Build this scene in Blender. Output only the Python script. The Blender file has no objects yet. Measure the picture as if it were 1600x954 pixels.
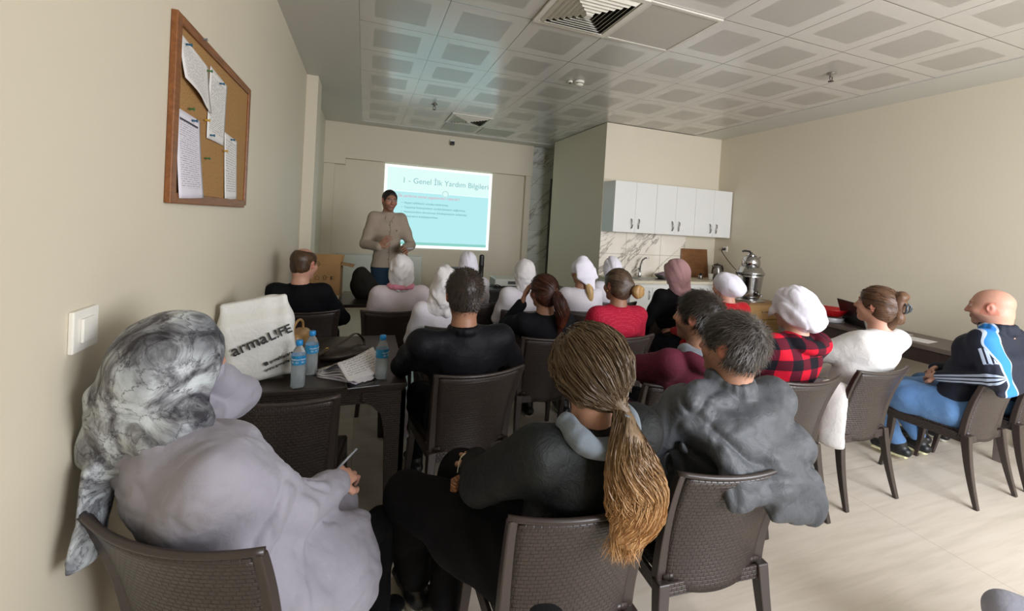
import bpy, bmesh, math, random
import numpy as np
from mathutils import Vector, Matrix
R_ = math.radians
random.seed(7); rng = np.random.default_rng(7)
SC = bpy.context.scene
COL = SC.collection
W, H = 1600.0, 954.0
# ------------------------------------------------------------------ camera
CAM_F, CAM_CX, CAM_CY = 668.3, 804.9, 363.8
YAW, PITCH, ROLL, EYE = .3407, -.0211, .0585, 1.6
_fw = np.array([math.sin(YAW)*math.cos(PITCH), math.cos(YAW)*math.cos(PITCH), math.sin(PITCH)])
_rt = np.array([math.cos(YAW), -math.sin(YAW), 0.])
_up = np.cross(_rt, _fw)
_r2 = math.cos(ROLL)*_rt + math.sin(ROLL)*_up
_u2 = -math.sin(ROLL)*_rt + math.cos(ROLL)*_up
cd = bpy.data.cameras.new('camera'); cam = bpy.data.objects.new('camera', cd); COL.objects.link(cam)
cam.matrix_world = Matrix([[_r2[i], _u2[i], -_fw[i], (0, 0, EYE)[i]] for i in range(3)] + [[0, 0, 0, 1]])
cd.sensor_width = 36; cd.sensor_fit = 'HORIZONTAL'; cd.lens = CAM_F/W*36
cd.shift_x = (W/2-CAM_CX)/W; cd.shift_y = (CAM_CY-H/2)/W
cd.clip_start = .05; cd.clip_end = 60
SC.camera = cam
# ------------------------------------------------------------------ world, light, exposure
wd = bpy.data.worlds.new('world'); SC.world = wd; wd.use_nodes = True
wd.node_tree.nodes['Background'].inputs[0].default_value = (.75, .82, .9, 1)
wd.node_tree.nodes['Background'].inputs[1].default_value = .6
SC.view_settings.view_transform = 'Standard'; SC.view_settings.look = 'None'
SC.view_settings.gamma = 1; SC.view_settings.use_curve_mapping = False
SC.view_settings.exposure = 0.57
SC.cycles.max_bounces = 8; SC.cycles.diffuse_bounces = 5; SC.cycles.glossy_bounces = 4
SC.cycles.transmission_bounces = 6; SC.cycles.use_denoising = True
SC.cycles.sample_clamp_indirect = 4

def area(name, loc, rot, sx, sy, power, col):
    l = bpy.data.lights.new(name, 'AREA'); l.shape = 'RECTANGLE'; l.size = sx; l.size_y = sy
    l.energy = power; l.color = col
    o = bpy.data.objects.new(name, l); COL.objects.link(o); o.location = loc; o.rotation_euler = rot
    return o
WIN = (1.5, 4.9, .75, 2.75)           # window behind the camera (x0, x1, z0, z1) in the wall at y=-1.6
area('window_daylight', ((WIN[0]+WIN[1])/2, -1.95, (WIN[2]+WIN[3])/2), (R_(66), 0, 0), WIN[1]-WIN[0], WIN[3]-WIN[2], 232, (.945, .965, 1.03))

# ------------------------------------------------------------------ helpers
def lin(c):
    if isinstance(c, str):
        c = [int(c[i:i+2], 16) for i in (0, 2, 4)]
    c = [x/255. for x in c]
    return tuple(x/12.92 if x <= .04045 else ((x+.055)/1.055)**2.4 for x in c)
class NT:
    def __init__(s, name):
        s.m = bpy.data.materials.new(name); s.m.use_nodes = True; s.t = s.m.node_tree
        s.b = s.t.nodes['Principled BSDF']; s.out = s.t.nodes['Material Output']
    def n(s, typ, **kw):
        nd = s.t.nodes.new(typ)
        for k, v in kw.items():
            if k[0] == 'i' and k[1:].isdigit():
                s.put(nd.inputs[int(k[1:])], v)
            elif k.startswith('in_'):
                s.put(nd.inputs[k[3:].replace('_', ' ')], v)
            else: setattr(nd, k, v)
        return nd
    def put(s, sock, v):
        if isinstance(v, bpy.types.NodeSocket): s.t.links.new(v, sock)
        elif isinstance(v, bpy.types.Node): s.t.links.new(v.outputs[0], sock)
        else:
            if sock.type == 'RGBA' and len(v) == 3: v = (*v, 1)
            sock.default_value = v
    def math(s, op, a, b=0., c=None):
        kw = dict(operation=op, i0=a, i1=b)
        if c is not None: kw['i2'] = c
        return s.n('ShaderNodeMath', **kw).outputs[0]
    def mix(s, f, a, b):
        nd = s.n('ShaderNodeMix', data_type='RGBA'); s.put(nd.inputs[0], f); s.put(nd.inputs[6], a); s.put(nd.inputs[7], b)
        return nd.outputs[2]
    def coord(s, which='Object', scale=(1, 1, 1), loc=(0, 0, 0), rot=(0, 0, 0)):
        tc = s.n('ShaderNodeTexCoord'); mp = s.n('ShaderNodeMapping')
        s.put(mp.inputs[0], tc.outputs[which]); mp.inputs[1].default_value = loc; mp.inputs[2].default_value = rot; mp.inputs[3].default_value = scale
        return mp.outputs[0]
    def noise(s, vec, scale=5, detail=3, rough=.5, dist=0):
        nd = s.n('ShaderNodeTexNoise'); s.put(nd.inputs['Vector'], vec)
        nd.inputs['Scale'].default_value = scale; nd.inputs['Detail'].default_value = detail
        nd.inputs['Roughness'].default_value = rough; nd.inputs['Distortion'].default_value = dist
        return nd
    def ramp(s, fac, stops):
        nd = s.n('ShaderNodeValToRGB'); s.put(nd.inputs[0], fac); e = nd.color_ramp.elements
        while len(e) < len(stops): e.new(.5)
        for i, (p, c) in enumerate(stops):
            e[i].position = p; e[i].color = (*c, 1) if len(c) == 3 else c
        return nd.outputs[0]
    def bump(s, h, st=.3, dist=.01):
        nd = s.n('ShaderNodeBump'); s.put(nd.inputs['Height'], h); nd.inputs['Strength'].default_value = st
        nd.inputs['Distance'].default_value = dist; s.put(s.b.inputs['Normal'], nd); return nd
    def base(s, c, rough=.6, metal=0., spec=.5):
        s.put(s.b.inputs['Base Color'], c); s.put(s.b.inputs['Roughness'], rough); s.b.inputs['Metallic'].default_value = metal
        s.b.inputs['Specular IOR Level'].default_value = spec
        return s
_M = {}
def M(key, fn):
    if key not in _M: _M[key] = fn()
    return _M[key]
def plain(name, c, rough=.5, metal=0., spec=.5, nz=.06, ns=20, bump=0.):
    def f():
        t = NT(name); c0 = lin(c); nd = t.noise(t.coord(), ns, 4)
        t.base(t.mix(nd.outputs[0], tuple(x*(1-nz) for x in c0), tuple(min(1, x*(1+nz)) for x in c0)), rough, metal, spec)
        if bump: t.bump(nd.outputs[0], bump, .005)
        return t.m
    return M('p_'+name, f)
def emit(name, c, s=1.):
    def f():
        t = NT(name); t.base((0, 0, 0), .9, 0, 0); t.put(t.b.inputs['Emission Color'], lin(c)); t.b.inputs['Emission Strength'].default_value = s*.97
        return t.m
    return M('e_'+name, f)
def fabric(name, c, rough=.85, weave=900, bump=.25, nz=.12, c2=None, spec=.25, fold=0.):
    def f():
        t = NT(name); co = t.coord(); a = lin(c); lum = sum(a)/3; b = lin(c2) if c2 else tuple(x*(1-nz) for x in a)
        n1 = t.noise(co, 9, 4, .6); n2 = t.noise(co, weave, 2)
        t.base(t.mix(n1.outputs[0], a, b), rough, 0, spec if lum > .03 else spec*.6)
        h = t.math('ADD', t.math('MULTIPLY', n2.outputs[0], .15), t.math('MULTIPLY', t.noise(co, 22, 4, .6, 1.2).outputs[0], 1+fold))
        t.bump(h, bump, .012)
        t.b.inputs['Sheen Weight'].default_value = .12 if lum > .08 else 0.
        return t.m
    return M('f_'+name, f)

def link(name, me, mat=None, parent=None):
    o = bpy.data.objects.new(name, me); COL.objects.link(o)
    if mat is not None:
        for m_ in (mat if isinstance(mat, (list, tuple)) else [mat]): me.materials.append(m_)
    if parent is not None: o.parent = parent
    return o
def tag(o, label=None, cat=None, group=None, kind=None):
    if label: o['label'] = label
    if cat: o['category'] = cat
    if group: o['group'] = group
    if kind: o['kind'] = kind
    return o
def empty(name, loc=(0, 0, 0), rz=0., label=None, cat=None, group=None):
    o = bpy.data.objects.new(name, None); COL.objects.link(o); o.location = loc; o.rotation_euler = (0, 0, rz)
    o.empty_display_size = .1
    return tag(o, label, cat, group)
def struct(o): o['kind'] = 'structure'; return o
class MB:
    """collects shapes in one mesh"""
    def __init__(s): s.v = []; s.f = []; s.mi = []; s.cur = 0; s.sm = []
    def add(s, vs, fs, smooth=False):
        k = len(s.v); s.v += [tuple(v) for v in vs]; s.f += [tuple(i+k for i in f) for f in fs]
        s.mi += [s.cur]*len(fs); s.sm += [smooth]*len(fs); return s
    def box(s, x0, x1, y0, y1, z0, z1, T=None):
        vs = [Vector((x, y, z)) for z in (z0, z1) for y in (y0, y1) for x in (x0, x1)]
        if T is not None: vs = [T @ v for v in vs]
        return s.add(vs, [(0, 2, 3, 1), (4, 5, 7, 6), (0, 1, 5, 4), (2, 6, 7, 3), (0, 4, 6, 2), (1, 3, 7, 5)])
    def quad(s, a, b, c, d): return s.add([a, b, c, d], [(0, 1, 2, 3)])
    def lathe(s, prof, c=(0, 0, 0), n=28, T=None, cap=True):
        vs = []; fs = []
        for r, z in prof:
            for i in range(n):
                a = 2*math.pi*i/n; v = Vector((c[0]+r*math.cos(a), c[1]+r*math.sin(a), c[2]+z)); vs.append(T @ v if T is not None else v)
        for j in range(len(prof)-1):
            for i in range(n): fs.append((j*n+i, j*n+(i+1) % n, (j+1)*n+(i+1) % n, (j+1)*n+i))
        if cap:
            fs.append(tuple(range(n))[::-1]); fs.append(tuple((len(prof)-1)*n+i for i in range(n)))
        return s.add(vs, fs, True)
    def tube(s, pts, r, n=10, flat=None):
        pts = [Vector(p) for p in pts]; rs = r if isinstance(r, (list, tuple)) else [r]*len(pts)
        vs = []; fs = []; pu = None
        for i, p in enumerate(pts):
            d = (pts[min(i+1, len(pts)-1)]-pts[max(i-1, 0)]).normalized()
            u = d.orthogonal().normalized() if pu is None else (pu-d*pu.dot(d)).normalized()
            pu = u; w = d.cross(u)
            for k in range(n):
                a = 2*math.pi*k/n; vs.append(p+(u*math.cos(a)+w*math.sin(a)*(flat or 1))*rs[i])
        for i in range(len(pts)-1):
            for k in range(n): fs.append((i*n+k, i*n+(k+1) % n, (i+1)*n+(k+1) % n, (i+1)*n+k))
        fs.append(tuple(range(n))[::-1]); fs.append(tuple((len(pts)-1)*n+k for k in range(n)))
        return s.add(vs, fs, True)
    def grid(s, fn, nu, nv, smooth=True, flip=False):
        vs = [fn(i/nu, j/nv) for j in range(nv+1) for i in range(nu+1)]; fs = []
        for j in range(nv):
            for i in range(nu):
                a = j*(nu+1)+i; q = (a, a+1, a+nu+2, a+nu+1); fs.append(q[::-1] if flip else q)
        return s.add(vs, fs, smooth)
    def sheet(s, fn, nu, nv, th, smooth=True):
        """thick sheet from fn(u,v); thickness along local normal"""
        e = 1e-3; P = []; Q = []
        for j in range(nv+1):
            for i in range(nu+1):
                u, v = i/nu, j/nv; p = Vector(fn(u, v))
                du = Vector(fn(min(1, u+e), v))-Vector(fn(max(0, u-e), v)); dv = Vector(fn(u, min(1, v+e)))-Vector(fn(u, max(0, v-e)))
                nn = du.cross(dv).normalized(); P.append(p+nn*th/2); Q.append(p-nn*th/2)
        k = len(P); fs = []; w = nu+1
        for j in range(nv):
            for i in range(nu):
                a = j*w+i; fs.append((a, a+1, a+w+1, a+w)); fs.append((k+a, k+a+w, k+a+w+1, k+a+1))
        for i in range(nu):
            fs.append((i, k+i, k+i+1, i+1)); b = nv*w+i; fs.append((b, b+1, k+b+1, k+b))
        for j in range(nv):
            a = j*w; fs.append((a, a+w, k+a+w, k+a)); b = j*w+nu; fs.append((b, k+b, k+b+w, b+w))
        return s.add(P+Q, fs, smooth)
    def build(s, name, mat=None, parent=None, bevel=0., auto=True):
        me = bpy.data.meshes.new(name); me.from_pydata(s.v, [], s.f); me.update()
        mats = mat if isinstance(mat, (list, tuple)) else [mat]
        for m_ in mats:
            if m_ is not None: me.materials.append(m_)
        me.polygons.foreach_set('material_index', s.mi); me.polygons.foreach_set('use_smooth', s.sm)
        if bevel:
            bm = bmesh.new(); bm.from_mesh(me)
            es = [e for e in bm.edges if len(e.link_faces) == 2 and e.calc_face_angle(0) > .6]
            bmesh.ops.bevel(bm, geom=es, offset=bevel, segments=2, affect='EDGES', profile=.5, clamp_overlap=True)
            bm.to_mesh(me); bm.free()
        me.update()
        o = bpy.data.objects.new(name, me); COL.objects.link(o)
        if parent is not None: o.parent = parent
        return o
def B(name, mat, parent, *boxes, bevel=0.):
    mb = MB()
    for b in boxes: mb.box(*b)
    return mb.build(name, mat, parent, bevel)
def copy_tree(o, parent=None):
    c = o.copy(); COL.objects.link(c)
    if parent is not None: c.parent = parent
    for ch in o.children: copy_tree(ch, c)
    return c
def text(body, size, mat, T, name='lettering', parent=None, extrude=.0005, align='LEFT', shear=0, space=1.0):
    cu = bpy.data.curves.new(name, 'FONT'); cu.body = body; cu.size = size; cu.extrude = extrude; cu.align_x = align; cu.shear = shear
    cu.space_character = space
    t = bpy.data.objects.new(name, cu); COL.objects.link(t); bpy.context.view_layer.update()
    me = bpy.data.meshes.new_from_object(t.evaluated_get(bpy.context.evaluated_depsgraph_get()))
    bpy.data.objects.remove(t); me.transform(T); me.name = name
    me.materials.clear()
    return link(name, me, mat, parent)

# ------------------------------------------------------------------ room materials
def m_wall():
    t = NT('painted_plaster'); co = t.coord(); a = lin('d6cdb8')
    n1 = t.noise(co, 1.3, 4, .6); n2 = t.noise(co, 55, 4, .6)
    t.base(t.mix(n1.outputs[0], a, tuple(x*.95 for x in a)), .55, 0, .35)
    t.bump(n2.outputs[0], .08, .003); return t.m
MW = m_wall()
def m_floor():
    t = NT('vinyl_floor'); co = t.coord(scale=(1, 1, 1), rot=(0, 0, R_(0)))
    n1 = t.noise(t.coord(scale=(.7, 9, 1), rot=(0, 0, R_(-20))), 2.2, 6, .65, .4)
    n2 = t.noise(co, 1.1, 3)
    c = t.ramp(n1.outputs[0], [(.3, lin('cbc1b1')), (.55, lin('d9cfc0')), (.8, lin('e0d8ca'))])
    br = t.n('ShaderNodeTexBrick'); t.put(br.inputs['Vector'], t.coord(scale=(1, 1, 1), rot=(0, 0, 0)))
    br.inputs['Scale'].default_value = 1; br.inputs['Mortar Size'].default_value = .0015
    br.inputs['Brick Width'].default_value = 2.; br.inputs['Row Height'].default_value = 2.; br.inputs['Mortar Smooth'].default_value = .3
    t.put(br.inputs['Color1'], c); t.put(br.inputs['Color2'], c); t.put(br.inputs['Mortar'], tuple(x*.8 for x in lin('b0a58f')))
    t.base(br.outputs[0], t.math('ADD', t.math('MULTIPLY', n2.outputs[0], .12), .24), 0, .5)
    t.bump(n1.outputs[0], .03, .002); return t.m
GX, GY, GW = -.109, 3.58, .6
def m_tiles():
    """perforated metal ceiling tiles, 0.6 m grid"""
    t = NT('metal_ceiling_tiles'); tc = t.n('ShaderNodeTexCoord'); sep = t.n('ShaderNodeSeparateXYZ', i0=tc.outputs['Object'])
    def cell(ax, off):
        f = t.math('FRACT', t.math('DIVIDE', t.math('SUBTRACT', sep.outputs[ax], off), GW))
        return t.math('ABSOLUTE', t.math('SUBTRACT', f, .5))
    a = cell(0, GX-60*GW); b = cell(1, GY-60*GW); m = t.math('MAXIMUM', a, b)
    inner = t.math('LESS_THAN', m, .315); seam = t.math('GREATER_THAN', m, .4945)
    vo = t.n('ShaderNodeTexVoronoi'); t.put(vo.inputs['Vector'], tc.outputs['Object']); vo.inputs['Scale'].default_value = 190; vo.inputs['Randomness'].default_value = 0
    c0 = lin('cfcbc4'); c1 = lin('b4b0a8')
    c = t.mix(inner, c0, tuple(x*.96 for x in c1))
    c = t.mix(seam, c, lin('6b685e'))
    n1 = t.noise(t.coord(), .9, 2)
    t.base(c, t.math('ADD', t.math('MULTIPLY', inner, .14), .20), 0, .95); t.b.inputs['Coat Weight'].default_value = .45; t.b.inputs['Coat Roughness'].default_value = .22
    edge = t.math('MULTIPLY', t.math('SUBTRACT', 1., t.math('SMOOTH_MAX', t.math('MULTIPLY', t.math('SUBTRACT', m, .485), 60.), 0., .1)), 1.)
    t.bump(edge, .25, .004)
    return t.m
def m_marble(name, w, h, base='d9d5cb', vein='8d8983', off=(0, 0)):
    t = NT(name); tc = t.n('ShaderNodeTexCoord'); sep = t.n('ShaderNodeSeparateXYZ', i0=tc.outputs['Object'])
    cmb = t.n('ShaderNodeCombineXYZ'); t.put(cmb.inputs[0], t.math('ADD', sep.outputs[0], off[0])); t.put(cmb.inputs[1], t.math('ADD', sep.outputs[2], off[1]))
    br = t.n('ShaderNodeTexBrick'); t.put(br.inputs['Vector'], cmb); br.offset = 0; br.inputs['Scale'].default_value = 1
    br.inputs['Brick Width'].default_value = w; br.inputs['Row Height'].default_value = h; br.inputs['Mortar Size'].default_value = .003
    mp2 = t.n('ShaderNodeMapping', i0=t.coord(rot=(0, R_(40), 0), loc=(off[0]*9, 0, 0))); mp2.inputs[3].default_value = (.45, 1, 2.2); n = t.noise(mp2.outputs[0], 1.5, 5, .6, .4)
    d = t.math('ABSOLUTE', t.math('SUBTRACT', n.outputs[0], .52))
    msk = t.ramp(t.noise(t.coord(), 1.7, 2).outputs[0], [(.30, (.1, .1, .1)), (.46, (1, 1, 1))])
    v = t.mix(msk, lin(base), t.ramp(d, [(0., lin(vein)), (.007, lin('b8b3a9')), (.022, lin(base))]))
    w2 = t.ramp(t.noise(t.coord(), 3, 4).outputs[0], [(.35, tuple(x*.9 for x in lin(base))), (.65, (1, 1, 1))])
    mx = t.n('ShaderNodeMix', data_type='RGBA', blend_type='MULTIPLY'); mx.inputs[0].default_value = .4; t.put(mx.inputs[6], v); t.put(mx.inputs[7], w2)
    t.put(br.inputs['Color1'], mx.outputs[2]); t.put(br.inputs['Color2'], mx.outputs[2]); t.put(br.inputs['Mortar'], lin('a49e90'))
    t.base(br.outputs[0], .22, 0, .5); return t.m
def m_wood(name, a, b, sc=(1, 1, 8), rough=.45, scale=6):
    def f():
        t = NT(name); n = t.noise(t.coord(scale=sc), scale, 6, .6, .8)
        t.base(t.ramp(n.outputs[0], [(.3, lin(a)), (.7, lin(b))]), rough); t.bump(n.outputs[0], .06, .003); return t.m
    return M('w_'+name, f)
def m_weave(name, c, rough=.38, sx=46, sz=92, st=.85, axis='UV'):
    """moulded plastic basket weave"""
    def f():
        t = NT(name); tc = t.n('ShaderNodeTexCoord')
        br = t.n('ShaderNodeTexBrick'); t.put(br.inputs['Vector'], tc.outputs['UV']); br.offset = .5
        br.inputs['Scale'].default_value = 1; br.inputs['Brick Width'].default_value = 1/sx; br.inputs['Row Height'].default_value = 1/sz
        br.inputs['Mortar Size'].default_value = .0024; br.inputs['Mortar Smooth'].default_value = 1.
        a = lin(c); t.put(br.inputs['Color1'], a); t.put(br.inputs['Color2'], tuple(x*.93 for x in a)); t.put(br.inputs['Mortar'], tuple(x*.62 for x in a))
        t.base(br.outputs[0], rough, 0, .5); h = t.math('SUBTRACT', 1., br.outputs['Fac']); t.bump(h, st, .004); return t.m
    return M('v_'+name, f)
WHITE = plain('white_paint', 'e6e4de', .4)
# ------------------------------------------------------------------ room shell
CZ = 3.10; XL, XR, YB, YF = -.66, 5.2, -1.6, 7.75
struct(B('floor', m_floor(), None, (XL-.2, XR+.2, YB-.2, YF+.5, -.1, 0)))
struct(B('ceiling', m_tiles(), None, (GX, GX+8*GW, YB, 7.3, CZ+.004, CZ+.1)))
GYP = plain('gypsum_white', 'c6c4bb', .42, nz=.02)
struct(B('trim_1', GYP, None, (XL, GX, YB, 7.62, CZ-.004, CZ+.1)))
struct(B('trim_2', GYP, None, (GX+8*GW, XR+.1, YB, 5.29, CZ-.004, CZ+.1)))
struct(B('trim_3', GYP, None, (GX, XR, 7.3, 8.0, CZ-.004, CZ+.1), (GX+8*GW, XR, 5.29, 7.3, CZ-.004, CZ+.1)))
struct(B('wall_left', MW, None, (XL-.15, XL, YB, YF+.2, 0, CZ+.1)))
struct(B('trim_4', MW, None, (XL, -.545, 5.22, 5.62, 0, CZ-.004)))      # pilaster on the left wall
struct(B('wall_right', MW, None, (XR, XR+.15, YB, 8.0, 0, CZ+.1)))
struct(B('wall_back', MW, None, (XL, 2.98, YF, YF+.15, 0, CZ)))
struct(B('trim_5', MW, None, (-.335, 2.98, 7.62, YF, 2.525, CZ-.004), (XL, -.335, 7.6, YF, 2.42, CZ-.004), (2.87, 2.98, 7.66, YF, 0, 2.525), (XL, -.5, 7.66, YF, 0, 2.42)))
struct(B('wall_partition', MW, None, (3.145, 3.25, 5.28, 7.03, 0, CZ-.004)))
struct(B('wall_kitchen', MW, None, (3.25, XR, 5.28, 5.40, 0, CZ-.004)))
struct(B('wall_passage', m_marble('dark_marble_tiles', 1.2, .3, 'd2d6cc', '8f928b'), None, (2.98, 3.42, 7.70, 7.85, 0, CZ-.004), (3.42, XR, 7.70, 7.85, 2.5, CZ-.004)))
struct(B('trim_6', plain('dark_metal_frame', '55574f', .5), None, (3.40, 3.46, 7.66, 7.72, 0, 2.52), (3.46, 4.4, 7.66, 7.72, 2.46, 2.52)))
dr = struct(B('door_1', plain('grey_door', '6a6c63', .5), None, (3.46, 4.4, 7.74, 7.79, 0, 2.46)))
MB().tube([(3.56, 7.735, 1.02), (3.56, 7.70, 1.02), (3.68, 7.70, 1.02)], .009).build('door_handle', plain('steel', 'a9a9a6', .3, 1), dr)
# kitchen side of the partition stands in front of the store behind it
struct(B('wall_front', MW, None, (XL-.15, WIN[0], YB-.12, YB, 0, CZ+.1), (WIN[1], XR+.15, YB-.12, YB, 0, CZ+.1), (WIN[0], WIN[1], YB-.12, YB, 0, WIN[2]), (WIN[0], WIN[1], YB-.12, YB, WIN[3], CZ+.1)))
wn = struct(B('window_1', WHITE, None, (WIN[0], WIN[0]+.06, YB-.02, YB+.03, WIN[2], WIN[3]), (WIN[1]-.06, WIN[1], YB-.02, YB+.03, WIN[2], WIN[3]), (WIN[0], WIN[1], YB-.02, YB+.03, WIN[2], WIN[2]+.06), (WIN[0], WIN[1], YB-.02, YB+.03, WIN[3]-.06, WIN[3]), (3.07, 3.13, YB-.02, YB+.03, WIN[2], WIN[3])))
struct(B('wall_splash', m_marble('marble_backsplash', .6, .31, 'efe9dd', '8f867a', (.03, -.02)), None, (3.145, 4.62, 5.268, 5.28, .95, 1.58)))

# ------------------------------------------------------------------ ceiling fittings
CG, CR = 'd8d4c6', 'c9c5b8'
def diffuser(x0, y0, label, n=7):
    t = empty('air_diffuser', (x0+.3, y0+.3, CZ), 0, label, 'air vent')
    mw = plain('diffuser_white', 'd9d5c8', .4); B('duct', plain('duct_dark', '24231f', .8), t, (-.27, .27, -.27, .27, 0., .003))
    fr = MB()
    for k in range(2):
        a = .299-.0*k
    for (p, q) in (((-.299, .299, -.299, -.262), 0), ((-.299, .299, .262, .299), 0), ((-.299, -.262, -.262, .262), 0), ((.262, .299, -.262, .262), 0)):
        fr.box(*p, -.012, .003)
    fr.build('frame', mw, t)
    for k in range(n):
        r = .255-k*.034; rr = r-.026; mb = MB()
        o = [(-r, -r), (r, -r), (r, r), (-r, r)]; i = [(-rr, -rr), (rr, -rr), (rr, rr), (-rr, rr)]
        z0, z1 = -.004, -.026-.002*k
        vs = [(x, y, z0) for x, y in o]+[(x, y, z1) for x, y in i]+[(x, y, z0+.003) for x, y in o]+[(x, y, z1+.003) for x, y in i]
        fs = []
        for j in range(4):
            l = (j+1) % 4; fs += [(j, 4+j, 4+l, l), (8+j, 8+l, 12+l, 12+j), (4+j, 12+j, 12+l, 4+l), (j, l, 8+l, 8+j)]
        mb.add(vs, fs).build('louvre', mw, t)
    B('centre_plate', mw, t, (-.024, .024, -.024, .024, -.045, -.04))
    return t
diffuser(GX+2*GW, GY-2*GW, 'large white square four-way air diffuser in ceiling near the camera')
diffuser(GX+2*GW, GY+4*GW, 'smaller-looking square air diffuser in ceiling close to the screen wall')
t = empty('ceiling_light_panel', (GX+3.5*GW, GY-1.5*GW, CZ), 0, 'flat square ceiling light panel, switched off, beside large diffuser', 'ceiling light')
B('frame', plain('panel_frame', 'cdc9bd', .4), t, (-.299, .299, -.299, -.275, -.008, .003), (-.299, .299, .275, .299, -.008, .003), (-.299, -.275, -.275, .275, -.008, .003), (.275, .299, -.275, .275, -.008, .003))
B('lens', plain('panel_lens', 'b3aea2', .35, nz=.02), t, (-.275, .275, -.275, .275, -.004, .003))
for i, cx in enumerate((2.5, 3.5)):
    t = tag(B('access_panel', plain('access_grey', 'a5a79c', .35), None, (GX+cx*GW-.27, GX+cx*GW+.27, GY+5*GW+.04, GY+6*GW-.05, CZ-.006, CZ+.004), bevel=.002),
            ['grey flush access panel just behind the far diffuser', 'grey flush access panel right of the one behind the far diffuser'][i], 'ceiling panel')
def lathe_obj(name, prof, loc, mat, parent=None, n=28, **k):
    return MB().lathe(prof, loc, n).build(name, mat, parent)
t = empty('smoke_detector', (2.013, 3.98, CZ), 0, 'round white smoke detector on ceiling tile', 'smoke detector')
lathe_obj('base', [(.052, .0), (.052, -.014), (.046, -.018)], (0, 0, 0), plain('detector_white', 'dcd8c9', .4), t)
lathe_obj('sensor_head', [(.042, -.016), (.042, -.034), (.030, -.046), (.0, -.047)], (0, 0, 0), plain('detector_white', 'dcd8c9', .4), t)
MB().tube([(.043*math.cos(a), .043*math.sin(a), -.028) for a in np.linspace(3.6, 5.6, 9)], .004).build('vent_slot', plain('slot_dark', '3a3a34', .7), t)
t = empty('indicator_lamp', (1.93, 4.02, CZ), 0, 'tiny white indicator beside smoke detector', 'indicator')
lathe_obj('base', [(.026, 0), (.026, -.010), (.018, -.016)], (0, 0, 0), plain('detector_white', 'dcd8c9', .4), t)
lathe_obj('lens', [(.012, -.015), (.012, -.026), (.0, -.03)], (0, 0, 0), plain('lens_dark', '3b3a33', .3), t)
for k, (x, y, lb) in enumerate(((.797, 5.70, 'small dark sprinkler head in greenish-lit tile near projected slide'), (3.856, 2.71, 'small brown sprinkler head in ceiling near right wall'))):
    t = empty('sprinkler', (x, y, CZ), 0, lb, 'sprinkler'); br = plain('sprinkler_bronze', '4c4038', .4, .5)
    lathe_obj('escutcheon', [(.036, 0), (.034, -.006), (.014, -.010), (.012, -.03)], (0, 0, 0), plain('escutcheon_grey', '8b877c', .35, .6), t)
    MB().tube([(-.014, 0, -.028), (-.016, 0, -.05), (0, 0, -.066), (.016, 0, -.05), (.014, 0, -.028)], .0035).build('frame_arms', br, t)
    lathe_obj('deflector', [(.022, -.066), (.022, -.070), (0, -.071)], (0, 0, 0), br, t, 12)

# ------------------------------------------------------------------ wall items
def m_cork():
    t = NT('cork'); n = t.noise(t.coord(), 160, 4, .7)
    t.base(t.ramp(n.outputs[0], [(.3, lin('7d5a34')), (.5, lin('a07947')), (.75, lin('b68d57'))]), .85); t.bump(n.outputs[0], .3, .003); return t.m
cb = empty('cork_board', (XL, 2.31, 1.94), 0, 'wooden framed cork notice board on left wall', 'notice board')
wf = m_wood('board_frame_wood', '6e3f1c', '8f5a2d', (8, 1, 8), .4)
B('cork_panel', m_cork(), cb, (0, .012, -.47, .49, -.305, .305))
f4 = MB().box(0, .022, -.50, -.455, -.338, .332).box(0, .022, .475, .512, -.325, .332).box(0, .022, -.455, .475, -.338, -.298).box(0, .022, -.455, .475, .296, .332)
f4.build('frame', wf, cb, bevel=.004)
def m_paper(name, sz, tone='dedbd6', band=None):
    t = NT(name); tc = t.n('ShaderNodeTexCoord'); br = t.n('ShaderNodeTexBrick')
    mp = t.n('ShaderNodeMapping'); t.put(mp.inputs[0], tc.outputs['UV']); t.put(br.inputs['Vector'], mp.outputs[0]); br.offset = .37
    br.inputs['Scale'].default_value = 1; br.inputs['Brick Width'].default_value = .22; br.inputs['Row Height'].default_value = 1/sz
    br.inputs['Mortar Size'].default_value = .33/sz; br.inputs['Mortar Smooth'].default_value = .2; br.inputs['Bias'].default_value = .1
    n = t.noise(mp.outputs[0], 28, 3); k = t.math('GREATER_THAN', n.outputs[0], .46)
    sep = t.n('ShaderNodeSeparateXYZ', i0=tc.outputs['UV'])
    mk = t.math('MULTIPLY', t.math('LESS_THAN', t.math('ABSOLUTE', t.math('SUBTRACT', sep.outputs[0], .5)), .40), t.math('LESS_THAN', t.math('ABSOLUTE', t.math('SUBTRACT', sep.outputs[1], .52)), .40))
    ink = t.math('MULTIPLY', t.math('MULTIPLY', t.math('SUBTRACT', 1., br.outputs['Fac']), k), mk)
    c = t.mix(t.math('MULTIPLY', ink, .55), lin(tone), lin('45454c'))
    if band: c = t.mix(t.math('MULTIPLY', mk, t.math('LESS_THAN', t.math('ABSOLUTE', t.math('SUBTRACT', sep.outputs[1], band)), .012)), c, lin('3c3c40'))
    t.base(c, .7, 0, .3); return t.m
def uv_grid(me, nu, nv, dup=1):
    uv = me.uv_layers.new(name='UVMap'); w = nu+1; n = (nu+1)*(nv+1)
    for l in me.loops:
        i = l.vertex_index % n; uv.data[l.index].uv = ((i % w)/nu, (i//w)/nv)
def sheet_obj(name, fn, nu, nv, th, mat, parent=None):
    mb = MB().sheet(fn, nu, nv, th); o = mb.build(name, mat, parent); uv_grid(o.data, nu, nv); return o
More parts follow.
